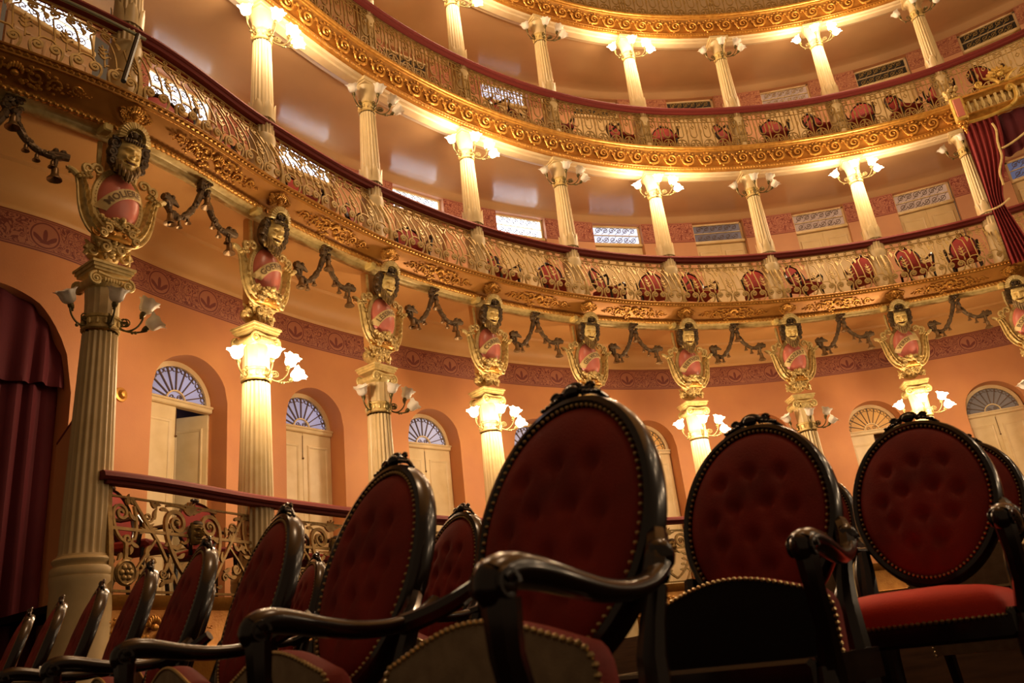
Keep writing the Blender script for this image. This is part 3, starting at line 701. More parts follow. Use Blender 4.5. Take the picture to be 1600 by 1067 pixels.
def beard_mesh():
    m = M()
    for row, (zz, yy, L, n) in enumerate(((-.10, -.055, .13, 9), (-.135, -.09, .125, 8), (-.15, -.11, .10, 6))):
        for k in range(n):
            q = (k-(n-1)/2)/((n-1)/2); x = q*(.115-.018*row); z0 = zz+.075*q*q
            p = [(x, yy+.03*q*q, z0), (x*1.05, yy-.025+.03*q*q, z0-L*.4), (x*.98, yy-.02+.03*q*q, z0-L*.8), (x*.93, yy-.035+.03*q*q, z0-L*1.0*(1-.25*q*q))]
            m.tube(p, [.020, .019, .015, .006], 6)
    return m
def crown_mesh():
    m = M(); n = 17
    for k in range(n):
        a = PI*(k+.0)/(n-1); c, s = math.cos(a), math.sin(a)
        m.tube([(.075*c, -.07, .17+.085*s), (.10*c, -.115, .17+.11*s), (.135*c, -.10, .17+.15*s), (.145*c, -.05, .17+.165*s)], [.008, .0135, .0165, .010], 6)
    a = np.linspace(0, PI, 15); m.tube(np.stack([.070*np.cos(a), np.full(15, -.085), .17+.078*np.sin(a)], 1), .008, 6)
    m.tube([(-.085, -.09, .15), (0, -.125, .152), (.085, -.09, .15)], .009, 6)
    return m
def crown_in():
    m = M(); m.ball((0, -.045, .19), (.07, .05, .075), 10, 7); m.ball((0, -.10, .205), (.03, .02, .035), 7, 5)
    for sg in (-1, 1): m.tube([(sg*.03, -.10, .18), (sg*.055, -.11, .21), (sg*.04, -.10, .235)], .012, 6)
    return m
def wing_mesh(sg):
    """fluted side scroll of the cartouche, horn tip at the top, curling in under the shield"""
    m = M(); t = np.linspace(0, 1, 34)
    outer = np.concatenate([bez((.47, .17), (.43, .20), (.39, .16), (.375, .08), n=9)[:-1], bez((.375, .08), (.345, -.02), (.37, -.22), (.24, -.36), n=16)[:-1], bez((.24, -.36), (.17, -.42), (.10, -.44), (.04, -.40), n=11)])
    inner = np.concatenate([bez((.44, .13), (.38, .16), (.33, .14), (.285, .13), n=9)[:-1], bez((.285, .13), (.225, .0), (.225, -.13), (.15, -.255), n=16)[:-1], bez((.15, -.255), (.11, -.31), (.07, -.34), (.02, -.34), n=11)])
    q = np.linspace(0, 1, 15); ntp = len(outer); G = np.zeros((ntp, 15, 3))
    env = np.sin(np.linspace(.12, 1, ntp)*PI*.9)
    for k, a in enumerate(q):
        P = outer*(1-a)+inner*a; G[:, k, 0] = P[:, 0]*sg; G[:, k, 2] = P[:, 1]
        ridge = .016*np.cos(a*PI*6)+.012*np.sin(np.linspace(0, 26*PI, ntp))*(1 if .3 < a < .7 else 0)
        G[:, k, 1] = .02-.07*env*math.sin(a*PI)**.6-ridge*(.3+.7*env)
    m.grid(G, flip=(sg > 0))
    m.tube(np.column_stack([outer[:, 0]*sg, np.full(ntp, -.01), outer[:, 1]]), .0135, 6)
    for (cx, cz, r0, a0, tn) in ((.30, .21, .052, -1.2, 1.4), (.215, .235, .06, -.4, 1.3)):
        p = volute_pts(cx, cz, r0, .012, a0, tn, 18, 1); p[:, 0] *= sg; m.tube(xz(p, -.045), np.linspace(.022, .012, 18), 6)
    for k in range(7): m.ball((sg*(.27+.016*k), -.03, .145-.006*k+.03*(k % 2)), (.024, .03, .018), 6, 4)
    return m
def horn_mesh(sg):
    m = M(); p = bez((sg*.455, -.01, .168), (sg*.42, -.02, .17), (sg*.385, -.03, .12), n=7); m.tube(p, np.linspace(.022, .030, 7), 9); return m
def foot_mesh():
    m = M(); r = random.Random(2)
    for k in range(26):
        a = PI+PI*k/25; q = .2+.8*r.random()
        m.ball((.17*q*math.cos(a), -.10+.03*r.random(), -.26+.12*q*math.sin(a)+.03), (.03, .03, .024), 6, 4)
    for sg in (-1, 1):
        for (cx, cz, r0) in ((.055, -.27, .04), (.11, -.34, .045), (.15, -.40, .04)):
            p = volute_pts(cx, cz, r0, .01, .8, 1.5, 16, 1); p[:, 0] *= sg; m.tube(xz(p, -.10), np.linspace(.018, .009, 16), 6)
    m.ball((0, -.13, -.24), (.03, .03, .03), 8, 6)
    return m
NAMES = ['MOLIERE', 'GOETHE', 'LESSING', 'CORNEIL', 'GIL.VICEN', 'BEETHOV', 'MOZART', 'VERDI', 'ROSSINI']
def text_mesh(word):
    cu = bpy.data.curves.new('t', 'FONT'); cu.body = word; cu.size = .088; cu.space_character = 1.06; cu.resolution_u = 2; cu.offset = .0016
    o = bpy.data.objects.new('t', cu); COL.objects.link(o)
    dg = bpy.context.evaluated_depsgraph_get(); me = bpy.data.meshes.new_from_object(o.evaluated_get(dg))
    bpy.data.objects.remove(o); bpy.data.curves.remove(cu)
    co = np.empty(len(me.vertices)*3); me.vertices.foreach_get('co', co); co = co.reshape(-1, 3)
    w = co[:, 0].max(); k = min(1.0, .37/w)
    t = .13+(co[:, 0]-co[:, 0].min())*k/.472; x, z = on_ribbon(t, (co[:, 1]-.031)*1.0)
    y = np.minimum(shield_y(x*.93, z*.95), -.02)-.0145
    me.vertices.foreach_set('co', np.stack([x, y, z], 1).ravel()); me.update(); me.materials.clear(); me.materials.append(m_letter); return me
TXT = [text_mesh(n) for n in NAMES]
DESC = ['letters beginning MOL', 'letters beginning GO', 'letters beginning LES', 'letters beginning COR', 'two words beginning GIL', 'letters beginning BEE', 'letters beginning MOZ', 'letters beginning VER', 'letters beginning ROS']
mouth_bm = M(); _t = np.linspace(-1, 1, 15)
mouth_bm.grid(np.stack([np.stack([_t*.052, -.098-.012*(1-_t**2)+0*_t, -.068+.047*(_t*.5)**2*2.2+sg*.014*(1-_t**2)**.7], 1) for sg in (-1, 0, 1)], 1), flip=False)
m_mouth_shade = mat('mask_mouth_shade', (.10, .035, .015), .6)  # dark crescent laid on the face, stands for shade inside the open lips
for i in range(1, 10):
    g = empty('mask_cartouche', F(i, -.13, 4.76)); tag(g, 'bearded mask above a pink shield with a ribbon of %s' % DESC[i-1], 'ornament', 'mask cartouches of the lower tier')
    obj('shield', cached('shield', shield_mesh, m_pink), None, g)
    obj('shield_rim', cached('shield_rim', rim_mesh, m_cart2), None, g)
    rb = obj('ribbon', cached('ribbon', ribbon_mesh, m_band), None, g)
    obj('lettering', TXT[i-1], None, rb, smooth=False)
    for sg in (-1, 1):
        obj('scroll_wing', cached('wing%d' % sg, lambda: wing_mesh(sg), m_cart), None, g)
        obj('horn_cuff', cached('horn%d' % sg, lambda: horn_mesh(sg), m_cart2), None, g)
        obj('beam_block', cached('beam_block', lambda: M().bevbox((0, 0, 0), (.09, .14, .085), .012), m_block, smooth=False), None, g, loc=(sg*.185, -.055, .672))
        obj('side_rail', cached('side_rail%d' % sg, lambda: M().tube([(sg*.16, .04, .25), (sg*.185, .02, .42), (sg*.18, .03, .58)], .022, 6), m_cart2), None, g)
    obj('acanthus_foot', cached('cfoot', foot_mesh, m_cart), None, g)
    hd = empty('mask', Matrix.Translation((0, -.105, .415)) @ Matrix.Rotation(math.radians(14), 4, 'X'), g)
    obj('face', cached('face', face_mesh, m_face), None, hd); obj('hair', cached('hair', hair_mesh, m_hair), None, hd)
    obj('beard', cached('beard', beard_mesh, m_beard), None, hd); obj('mouth_shade', cached('mouth_shade', lambda: mouth_bm, m_mouth_shade), None, hd)
    obj('crown', cached('crown', crown_mesh, m_cart2), None, hd); obj('crown_jewel', cached('crown_in', crown_in, m_hair), None, hd)

# ------------------------------------------------------------------ bell garlands between the masks
def lumpy(p, r, seed):
    m = M(); rr = random.Random(seed); n = len(p)
    m.tube(p, [r*(.8+.5*rr.random()) for _ in range(n)], 7)
    for k in range(n):
        for _ in range(2):
            a = rr.random()*2*PI; m.ball((p[k][0]+.6*r*math.cos(a), p[k][1]-.5*r, p[k][2]+.6*r*math.sin(a)), r*(.55+.3*rr.random()), 6, 4)
    return m
def bell_mesh(k=1.0):
    m = M(); m.lathe([(.008*k, .06*k), (.02*k, .05*k), (.026*k, .03*k), (.026*k, .0), (.034*k, -.025*k), (.052*k, -.045*k), (.054*k, -.055*k), (.042*k, -.05*k), (.0, -.02*k)], 14)
    m.tube([(0, 0, .05*k), (0, 0, .09*k)], .008, 5); return m
for i in range(0, 9):
    cx = i+.5; P0 = Vector(spl(cx, -.13)[0][0]); w = step(cx, -.13)
    g = empty('bell_garland', F(cx, -.13, 5.0))
    tag(g, 'dark bronze leaf garland with bells, %s swag from the left under the first balcony' % ORD[i], 'garland', 'bell garlands under the first balcony')
    inv = MW[g.name].inverted()
    L = lambda ds, dz, dy=0: tuple(inv @ (F(i+ds, -.14+dy, 5.0+dz) @ Vector((0, 0, 0))))
    knot = L(.51, .40); h0 = L(.262, -.07+.10); h1 = L(.735, .03)
    if 'swagL' not in MESHES:
        pl = np.array(bez(h0, (h0[0]+.03, h0[1], -.22), (knot[0]-.20, knot[1], -.20), (knot[0]-.03, knot[1], knot[2]-.06), n=17))
        pr = np.array(bez((knot[0]+.03, knot[1], knot[2]-.08), (knot[0]+.05, knot[1], knot[2]-.36), (h1[0]-.12, h1[1], -.06), h1, n=17))
        MESHES['swagL'] = lumpy(pl, .032, 1).mesh('swag'); MESHES['swagR'] = lumpy(pr, .028, 2).mesh('swag')
        kn = M(); r3 = random.Random(5)
        for _ in range(26): kn.ball((r3.uniform(-.07, .07), r3.uniform(-.03, .03), r3.uniform(-.09, .05)), r3.uniform(.018, .034), 6, 4)
        for sg in (-1, 1): kn.tube(xz(volute_pts(sg*.04, .03, .04, .01, 0, 1.3, 12, sg), -.03), .014, 5)
        MESHES['knot'] = kn.mesh('knot'); BP = (pl, pr)
        for sg in (-1, 1):
            hm = M(); hm.tube([(sg*.05, 0, 0), (0, 0, .0), (-sg*.05, 0, -.005), (-sg*.09, 0, -.004), (-sg*.15, 0, -.03)], [.034, .04, .034, .03, .012], 8); hm.ball((-sg*.06, 0, .03), (.03, .04, .03), 6, 4); hm.ball((0, 0, .03), (.034, .04, .03), 6, 4)
            hm.tube([(-sg*.05, 0, -.02), (-sg*.05, 0, -.12)], [.022, .012], 6); MESHES['hend%d' % sg] = hm.mesh('finial')
        for k in ('swagL', 'swagR', 'knot', 'hend-1', 'hend1'): MESHES[k].materials.append(m_bronze)
    pl, pr = BP
    obj('swag', MESHES['swagL'], None, g); obj('swag', MESHES['swagR'], None, g)
    obj('knot', MESHES['knot'], None, g, loc=knot)
    obj('finial', MESHES['hend-1'], None, g, loc=h0); obj('finial', MESHES['hend1'], None, g, loc=h1)
    big = cached('bell_big', lambda: bell_mesh(1.15), m_bell); sm = cached('bell_small', lambda: bell_mesh(.62), m_bell)
    obj('bell', big, None, g, loc=(h0[0]+.05, h0[1], h0[2]-.20)); obj('bell', big, None, g, loc=(h1[0]-.05, h1[1], h1[2]-.19)); obj('bell', big, None, g, loc=(knot[0]+.01, knot[1]-.03, knot[2]-.20))
    for p in (pl[5], pl[8], pl[11], pr[6], pr[9], pr[13]): obj('bell', sm, None, g, loc=(p[0], p[1], p[2]-.075))

# ------------------------------------------------------------------ arched doors of the ground boxes
FANM = [p_fan, p_fan, p_fan2, p_fan2, p_amber, p_amber, p_amber, p_smoke, p_smoke]
LEAFZ = 3.66
def leaf_mesh(w, h):
    m = M(); m.bevbox((w/2, 0, h/2), (w, .045, h), .006); return m
def panel_mesh(w, h, z0, z1):
    m = M()
    for (a, b) in ((z0, z1),):
        x0, x1 = .07, w-.06
        for k, (dx, y) in enumerate(((0, -.024), (.014, -.036), (.03, -.024))):
            pass
        G = []
        for dx, y in ((0, -.0225), (.012, -.038), (.028, -.034), (.04, -.0235)):
            G.append([(x0+dx, y, a+dx), (x1-dx, y, a+dx), (x1-dx, y, b-dx), (x0+dx, y, b-dx)])
        m.grid(np.array(G), cv=True, flip=False)
    return m
for k, s in enumerate(DOORS):
    d = empty('door_%d' % (k+1), F(s, OFF1+.30, 0)); tag(d, None, None, None, 'structure')
    d['label'] = 'arched cream double door with a fan of glass above, %s in the lower wall' % ORD[k]
    hw = ARCH_HW; base = 1.2; H = LEAFZ-base; lw = hw
    lm = cached('door_leaf', lambda: leaf_mesh(lw, H), m_door, smooth=False)
    for sg in (0, 1):
        open_ = (k == 0 and sg == 1) or (k == 6 and sg == 1)
        mw = Matrix.Translation((-hw if sg == 0 else 0, 0, base))
        if open_: mw = Matrix.Translation((hw, 0, base)) @ Matrix.Rotation(math.radians(-62), 4, 'Z') @ Matrix.Translation((-lw, 0, 0))
        lf = obj('leaf', lm, None, d, mw=mw)
        for a, b in ((.16, .80), (.90, 2.30)):
            obj('panel', cached('door_panel_%.1f' % a, lambda: panel_mesh(lw, H, a, b), m_door, angle=30), None, lf)
        if sg == 0: obj('bolt', cached('door_bolt', lambda: M().tube([(lw-.004, -.028, 2.12), (lw-.004, -.028, 2.42)], .005, 6).ball((lw-.004, -.034, 2.11), .015, 6, 4), m_bell), None, lf)
    obj('transom_bar', cached('door_bar', lambda: M().bevbox((0, -.02, LEAFZ+.035), (2*hw, .10, .075), .012).bevbox((0, -.045, LEAFZ+.06), (2*hw, .09, .03), .008), m_door, smooth=False), None, d)
    def fan_frame():
        m = M(); a = np.linspace(0, PI, 25); R = hw-.03
        m.strip(np.stack([R*np.cos(a), SPRING+R*np.sin(a)], 1), .06, .06); m.strip(np.stack([.13*np.cos(a), SPRING+.13*np.sin(a)], 1), .018, .03)
        m.strip(np.array([(-hw, SPRING-.015), (0, SPRING-.015), (hw, SPRING-.015)]), .03, .05)
        return m
    obj('fanlight_frame', cached('fan_frame', fan_frame, m_door), None, d)
    def fan_bars():
        m = M(); R = hw-.05
        for q in range(1, 10):
            a = PI*q/10; m.strip(np.array([(.13*math.cos(a), SPRING+.13*math.sin(a)), (.3*math.cos(a), SPRING+.3*math.sin(a)), (R*math.cos(a), SPRING+R*math.sin(a))]), .011, .025)
        for q in range(20):
            a = PI*(q+.5)/20; c = (R-.04)*math.cos(a), SPRING+(R-.04)*math.sin(a); t = np.linspace(0, 2*PI, 9)
            m.strip(np.stack([c[0]+.026*np.cos(t), c[1]+.026*np.sin(t)], 1), .007, .015)
        for sg in (-1, 1): m.strip(volute_pts(sg*.05, SPRING+.05, .04, .01, 0, 1.4, 14, sg), .009, .015)
        return m
    obj('fan_bars', cached('fan_bars', fan_bars, m_fan_iron), None, d)
    for q in range(10):
        def sector(q=q):
            m = M(); a = np.linspace(PI*q/10+.01, PI*(q+1)/10-.01, 5)
            m.grid(np.array([[(r*math.cos(x), .012+.002*(q % 2), SPRING+r*math.sin(x)) for x in a] for r in (.14, .3, hw-.06)]), flip=False); return m
        key = 'sector%d_%s' % (q, FANM[k].name)
        obj('pane', cached(key, sector, FANM[k], smooth=False), None, d)
    obj('hub_pane', cached('hub_'+FANM[k].name, lambda: M().grid(np.array([[(r*math.cos(x), .012, SPRING+r*math.sin(x)) for x in np.linspace(0, PI, 11)] for r in (.005, .12)])), FANM[k], smooth=False), None, d)

# doors and transoms of the two balconies
def upper_door(n, s, z0, ztop, zsill, pane, lab, dm=None):
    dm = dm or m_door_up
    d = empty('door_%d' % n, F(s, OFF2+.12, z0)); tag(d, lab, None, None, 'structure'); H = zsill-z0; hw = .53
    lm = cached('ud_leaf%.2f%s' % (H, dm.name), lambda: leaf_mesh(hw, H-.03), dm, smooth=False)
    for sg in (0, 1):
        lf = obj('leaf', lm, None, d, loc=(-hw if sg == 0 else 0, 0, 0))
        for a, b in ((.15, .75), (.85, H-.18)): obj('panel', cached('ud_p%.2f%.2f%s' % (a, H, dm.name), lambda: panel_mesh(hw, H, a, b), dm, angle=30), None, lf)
    obj('transom_bar', cached('ud_bar', lambda: M().bevbox((0, -.03, 0), (2*hw, .10, .06), .01), m_door, smooth=False), None, d, loc=(0, 0, H+.01))
    h = ztop-zsill-.05
    def fr():
        m = M(); z = .045
        for x in (-hw+.02, hw-.02): m.strip(np.array([(x, z), (x, z+h/2), (x, z+h)]), .04, .05)
        m.strip(np.array([(-hw, z+h-.01), (0, z+h-.01), (hw, z+h-.01)]), .035, .05); m.strip(np.array([(-hw, z+h*.5), (0, z+h*.5), (hw, z+h*.5)]), .012, .03)
        return m
    obj('transom_frame', cached('ud_frame%.2f' % h, fr, m_door), None, d, loc=(0, 0, H))
    def grl():
        m = M(); N = 6
        for r in range(2):
            for q in range(N):
                x = -hw+.09+(2*hw-.18)*(q+.5)/N; z = .045+h*(.25+.5*r)
                m.strip(volute_pts(x, z, h*.19, .012, (q % 2)*PI, 1.5, 16, 1 if (q+r) % 2 else -1), .010, .012)
                m.strip(bez((x-.08, z-h*.2), (x, z-h*.05), (x+.08, z+h*.2), n=5), .008, .012)
        return m
    obj('grille', cached('ud_grille%.2f' % h, grl, m_fan_iron if pane is not p_dark else m_iron, smooth=False), None, d, loc=(0, -.012, H))
    for r in range(2):
        obj('pane', cached('ud_pane%.2f_%s' % (h, pane.name), lambda: M().bevbox((0, .012, h*.24), (2*hw-.06, .008, h*.46), .002), pane, smooth=False), None, d, loc=(0, 0, H+.045+r*h*.5))
P2 = [p_day, p_day, p_day, p_day, p_day, p_day2, p_dusk, p_rosy, p_rosy, p_blue]
for k, s in enumerate(T2D): upper_door(11+k, s, 5.724, 8.50, 8.05, P2[k], ('shade-darkened' if k < 4 else 'cream')+' double door with a grilled transom window, %s on the first balcony' % ORD[k], m_door_shaded if k < 4 else m_door_up)
P3 = [p_dark, p_day2, p_dark, p_dark, p_rosy, p_dark, p_dark]
for k, s in enumerate(T2D[3:]): upper_door(31+k, s, 8.90, 11.58, 11.14, P3[k], 'cream double door with a grilled transom, %s on the second balcony' % ORD[k])

# ------------------------------------------------------------------ ground box parapet
ZR, ZB = 2.285, 1.345
pw = sweep(M(), [(-.10, -.1), (-.10, .9), (-.115, .92), (-.10, .94), (-.10, 1.22), (-.13, 1.25), (-.15, 1.30), (-.155, 1.33), (-.05, 1.335)], .98, S1, .05)
para = tag(obj('wall_parapet', pw, m_gold), kind='structure', label='gilded parapet base under the ground box railing')
for i in range(1, 7): obj('relief_ornament', orn, None, para, mw=F(i+.3, -.11, 1.08))
bf = sweep(M(), [(-.05, 1.33), (OFF1+.3, 1.33), (OFF1+.3, 1.27), (-.05, 1.27)], .98, S1, .06, closed=True)
tag(obj('floor_boxes', bf, m_floor), kind='structure', label='raised floor of the ground boxes')
o = tag(obj('handrail', sweep(M(), rail_profile(-.25, ZR, .12, .20), 1.0, S1, .03, closed=True), m_velvet), 'red velvet handrail of the ground boxes starting at the leftmost column', 'handrail', None)
obj('wooden_bed', sweep(M(), [(-.21, ZR-.07), (-.09, ZR-.07), (-.10, ZR-.10), (-.20, ZR-.10)], 1.02, S1, .04, closed=True), m_velvet, o)
HB = ZR-.10-ZB
yb1 = bow(HB, -.10, -.17)
Wb = 1.80
def P1(fn, ang=50): return fn
def big_scroll():
    m = M(); w = np.linspace(.034, .02, 30)
    for sg in (-1, 1):
        p = np.concatenate([bez((.0, .06), (.20, .18), (.34, .40), (.315, .60), n=12)[:-1], volute_pts(.195, .60, .12, .022, 0, 1.65, 28, 1)]); p[:, 0] *= sg
        m.strip(p, np.interp(np.linspace(0, 1, len(p)), [0, .4, 1], [.026, .036, .016]), .03, yb1); m.ball((sg*.195, float(yb1(.60)), .60), .026, 8, 6)
        p = bez((.16, .44), (.10, .40), (.05, .50), n=9); p[:, 0] *= sg; m.strip(p, .02, .024, yb1)
        for k in range(4): m.leaf((sg*(.07+.03*k), .18+.08*k), (sg*(.16+.03*k), .16+.07*k), .035, .02, yb1)
    return m
def cross_bars(sg):
    m = M()
    if True:
        m.strip(np.array([(sg*.66, .76), (sg*.40, .40), (sg*.16, .02)]), .024, .024, yb1)
        m.strip(np.array([(sg*.70, .10), (sg*.55, .30), (sg*.42, .45)]), .018, .02, yb1)
    return m
def side_scrolls(sg):
    m = M()
    if True:
        p = np.concatenate([bez((.76, .40), (.86, .44), (.855, .62), n=8)[:-1], volute_pts(.775, .63, .08, .016, 0, 1.5, 22, 1)]); p[:, 0] *= sg; m.strip(p, .022, .024, yb1)
        p = np.concatenate([bez((.64, .70), (.60, .50), (.68, .38), n=7)[:-1], volute_pts(.73, .42, .05, .012, PI, 1.3, 16, 1)]); p[:, 0] *= sg; m.strip(p, .02, .024, yb1)
        m.strip(np.array([(sg*.74, .38), (sg*.745, .30), (sg*.75, .24)]), .03, .024, yb1)
        for (cx, cz, r, s2) in ((.50, .62, .05, 1), (.50, .24, .055, -1), (.36, .16, .045, 1), (.57, .12, .05, 1)):
            m.strip(volute_pts(sg*cx, cz, r, .01, 0, 1.4, 16, sg*s2), .015, .02, yb1)
    return m
def leaf_sprays():
    m = M(); r = random.Random(9)
    for sg in (-1, 1):
        for k in range(34):
            x = sg*r.uniform(.26, .88); z = r.uniform(.05, .74); a = r.uniform(0, 2*PI); L = r.uniform(.06, .11)
            m.leaf((x, z), (x+L*math.cos(a), z+L*math.sin(a)), .036, .02, yb1)
        for k in range(5): m.leaf((sg*.50, .50), (sg*.50+.09*math.cos(PI*(k+.5)/5), .50+.09*math.sin(PI*(k+.5)/5)), .03, .022, yb1)
    return m
def rosette():
    m = M(); m.lathe([(.10, 0), (.105, .015), (.09, .028), (.08, .02)], 24)
    for k in range(6):
        a = k*PI/3; m.ball((.045*math.cos(a), .045*math.sin(a), .022), (.026, .026, .014), 7, 5)
    m.ball((0, 0, .03), (.02, .02, .014), 7, 5); return m
def palmette():
    m = M()
    for k in range(7):
        a = PI*(k+.5)/7; m.leaf((0, .70), (.10*math.cos(a), .70+.115*math.sin(a)), .036, .02, yb1)
    for sg in (-1, 1):
        p = bez((sg*.02, .70), (sg*.12, .78), (sg*.30, .74), n=9); m.strip(p, .018, .02, yb1)
    return m
def bars1():
    m = M()
    for z, w in ((.765, .016), (.50, .026), (.012, .018)): m.strip(np.array([(-Wb/2, z), (-.4, z), (0, z), (.4, z), (Wb/2, z)]), w, .024, yb1)
    return m
def post1():
    m = M(); z = np.linspace(0, HB, 12); y = yb1(z)
    m.grid(np.array([[(-.022, b-.022, c), (.022, b-.022, c), (.022, b+.022, c), (-.022, b+.022, c)] for b, c in zip(y, z)]), cv=True); return m
for i in range(1, 7):
    r = empty('box_railing_panel', F(i+.53, -.05, ZB)); tag(r, 'gilt iron panel with a small mask between scrolls, %s from the leftmost column' % ORD[i-1], 'railing', 'ground box railing panels')
    for nm, fn in (('scroll', big_scroll), ('leaf_spray', leaf_sprays), ('palmette', palmette), ('bar', bars1)):
        q = obj(nm, cached('bx_'+nm, fn, m_iron1, angle=50), None, r)
        if nm == 'leaf_spray': tag(q, kind='stuff')
    for sg in (-1, 1):
        obj('cross_bar', cached('bx_cross%d' % sg, lambda: cross_bars(sg), m_iron1, angle=50), None, r); obj('side_scroll', cached('bx_side%d' % sg, lambda: side_scrolls(sg), m_iron1, angle=50), None, r)
        obj('rosette', cached('bx_ros', rosette, m_iron1), None, r, mw=Matrix.Translation((sg*.75, float(yb1(.15)), .15)) @ Matrix.Rotation(PI/2, 4, 'X'))
        obj('post', cached('bx_post', post1, m_iron1), None, r, loc=(sg*Wb/2, 0, 0))
    hd = obj('mask', cached('bx_face', lambda: face_mesh(.068, .095, .06), m_iron1), None, r, loc=(0, float(yb1(.5))-.01, .52))
    obj('hair', cached('bx_hair', lambda: M().ball((0, .0, .0), (.085, .045, .10), 12, 8).ball((0, -.03, .085), (.06, .03, .03), 8, 6), m_hair), None, hd)

# brass wall boss and the partition beside the leftmost column
b = M(); b.lathe([(.0, .06), (.03, .055), (.045, .035), (.05, .02), (.075, .015), (.08, 0)][::-1], 20)
tag(obj('wall_boss', b, m_gold_hi, mw=F(1.66, OFF1-.002, 3.52) @ Matrix.Rotation(PI/2, 4, 'X')), 'small round brass boss on the salmon wall behind the leftmost column', 'fitting')
pt = M(); ys = np.linspace(0, 1, 14); prof = np.column_stack([.16+.50*ys, 3.08-.36*ys**.9])
G = [[(x, p[0], z) for x, z in ((-.03, 1.3), (-.03, p[1]), (.03, p[1]), (.03, 1.3))] for p in prof]
pt.grid(np.array(G), cv=True)
part = empty('box_partition', F(1.06, .06, 0)); tag(part, 'rising partition with a red velvet edge behind the leftmost column', 'partition')
obj('board', pt, m_wall, part, smooth=False); obj('velvet_edge', M().tube([(0, prof[0][0]-.02, 2.2), (0, prof[0][0]-.02, 3.0)]+[(0, p[0], p[1]) for p in prof], .035, 8), m_velvet, part)

# ------------------------------------------------------------------ curtains
def pleated(m, s0, s1, off, zt, zb, n, amp, top=None, gather=None, seed=0):
    r = random.Random(seed); NS = n*8+1; S = np.linspace(s0, s1, NS); zs = np.linspace(0, 1, 14)
    ph = np.array([r.uniform(-.5, .5) for _ in range(NS)]); ph = np.convolve(ph, np.ones(7)/7, 'same')
    G = np.zeros((NS, 14, 3))
    for j, t in enumerate(zs):
        o = off+amp*np.sin(np.linspace(0, n*2*PI, NS)+ph*3+.3*t)*(.6+.5*t)
        SS = S if gather is None else gather(S, t)
        P, _ = spl(SS, o); ztp = np.full(NS, zt) if top is None else top(S)
        zbb = zb(S) if callable(zb) else np.full(NS, zb)
        G[:, j, 0:2] = P; G[:, j, 2] = ztp*(1-t)+zbb*t
    return m.grid(G)
def arch_top(S): return 3.40+.95*np.sqrt(np.maximum(.0, 1-((S-.66)*step(.66, OFF1)/.97)**2))
cu = empty('box_curtain', F(.70, OFF1+.1, 0)); tag(cu, 'dark red velvet curtain with a scalloped valance filling the arch beyond the leftmost column', 'curtain')
inv = MW[cu.name].inverted()
def child_world(name, m, mt, parent, inv):
    o = obj(name, m, mt, parent); o.matrix_local = inv; return o
child_world('drape', pleated(M(), .66-.94/step(.7, 1.3), .66+.94/step(.7, 1.3), OFF1+.20, 4.35, .0, 8, .045, top=arch_top, seed=3), m_curtain, cu, inv)
child_world('valance', pleated(M(), .66-.94/step(.7, 1.3), .66+.94/step(.7, 1.3), OFF1+.10, 4.35, lambda S: 3.46+.015*np.cos((S-.7)*14), 8, .035, top=arch_top, seed=4), m_curtain, cu, inv)

# presidential box: gilded pelmet and crimson drapes on the first balcony
CS = 8.985; CO = -.64
cp = empty('gilded_canopy', F(CS, CO, 8.1)); tag(cp, 'gilded pelmet with red panel, small balusters and a crest at the right edge', 'canopy')
def prism(m, x0, x1, prof):
    n = len(prof); V = [(x, y, z) for x in (x0, x1) for y, z in prof]; b = [(k, (k+1) % n, n+(k+1) % n, n+k) for k in range(n)]
    return m.add(V, b+[tuple(range(n-1, -1, -1)), tuple(range(n, 2*n))])
XW = 1.7
bd = M(); prism(bd, 0, XW, [(.0, .64), (-.10, .64), (-.10, .60), (-.06, .57), (-.04, .53), (.0, .53)]); prism(bd, 0, XW, [(.0, .30), (-.06, .30), (-.09, .26), (-.05, .22), (-.02, .18), (.0, .18)])
obj('cornice', bd, m_gold_hi, cp, smooth=False)
obj('back_board', M().bevbox((XW/2, .03, .40), (XW, .05, .44), .01), m_cart, cp, smooth=False)
bal = cached('cp_bal', lambda: M().lathe([(.024, .30), (.026, .32), (.017, .34), (.030, .38), (.033, .42), (.02, .48), (.026, .51), (.026, .53)], 12), m_cart2)
for k in range(13): obj('baluster', bal, None, cp, loc=(.22+.105*k, -.035, 0))
pl = M(); pl.bevbox((.05, -.10, .40), (.20, .16, .46), .02); obj('end_block', pl, m_giltyellow, cp, smooth=False)
obj('red_panel', M().bevbox((.05, -.185, .40), (.12, .02, .35), .01), m_pink, cp, smooth=False)
dr = M(); dr.ball((.05, -.10, .13), (.085, .075, .05), 10, 6); dr.ball((.05, -.10, .06), (.055, .05, .05), 10, 6); dr.ball((.05, -.10, -.01), (.03, .03, .04), 8, 6); dr.ball((.05, -.10, -.06), (.016, .016, .03), 6, 4)
for k in range(8): dr.ball((.05+.07*math.cos(k*.785), -.10+.06*math.sin(k*.785), .10), (.025, .025, .03), 6, 4)
obj('drop_pendant', dr, m_gold_hi, cp)
tf = M(); r7 = random.Random(7)
for k in range(24): tf.ball((.02+r7.uniform(-.10, .10), -.08+r7.uniform(-.06, .04), .66+r7.random()*.20), r7.uniform(.025, .05), 7, 5)
obj('corner_leaves', tf, m_cart, cp)
sw = M(); sw.tube(xz(bez((.10, .14), (.5, .10), (.80, .20), n=10), -.06), .03, 8); sw.tube(xz(np.concatenate([bez((.80, .20), (.95, .26), (.92, .52), n=8)[:-1], volute_pts(.86, .52, .06, .012, 0, 1.2, 12, 1)]), -.08), .034, 8)
obj('lower_swag', sw, m_giltyellow, cp)
cr = M()
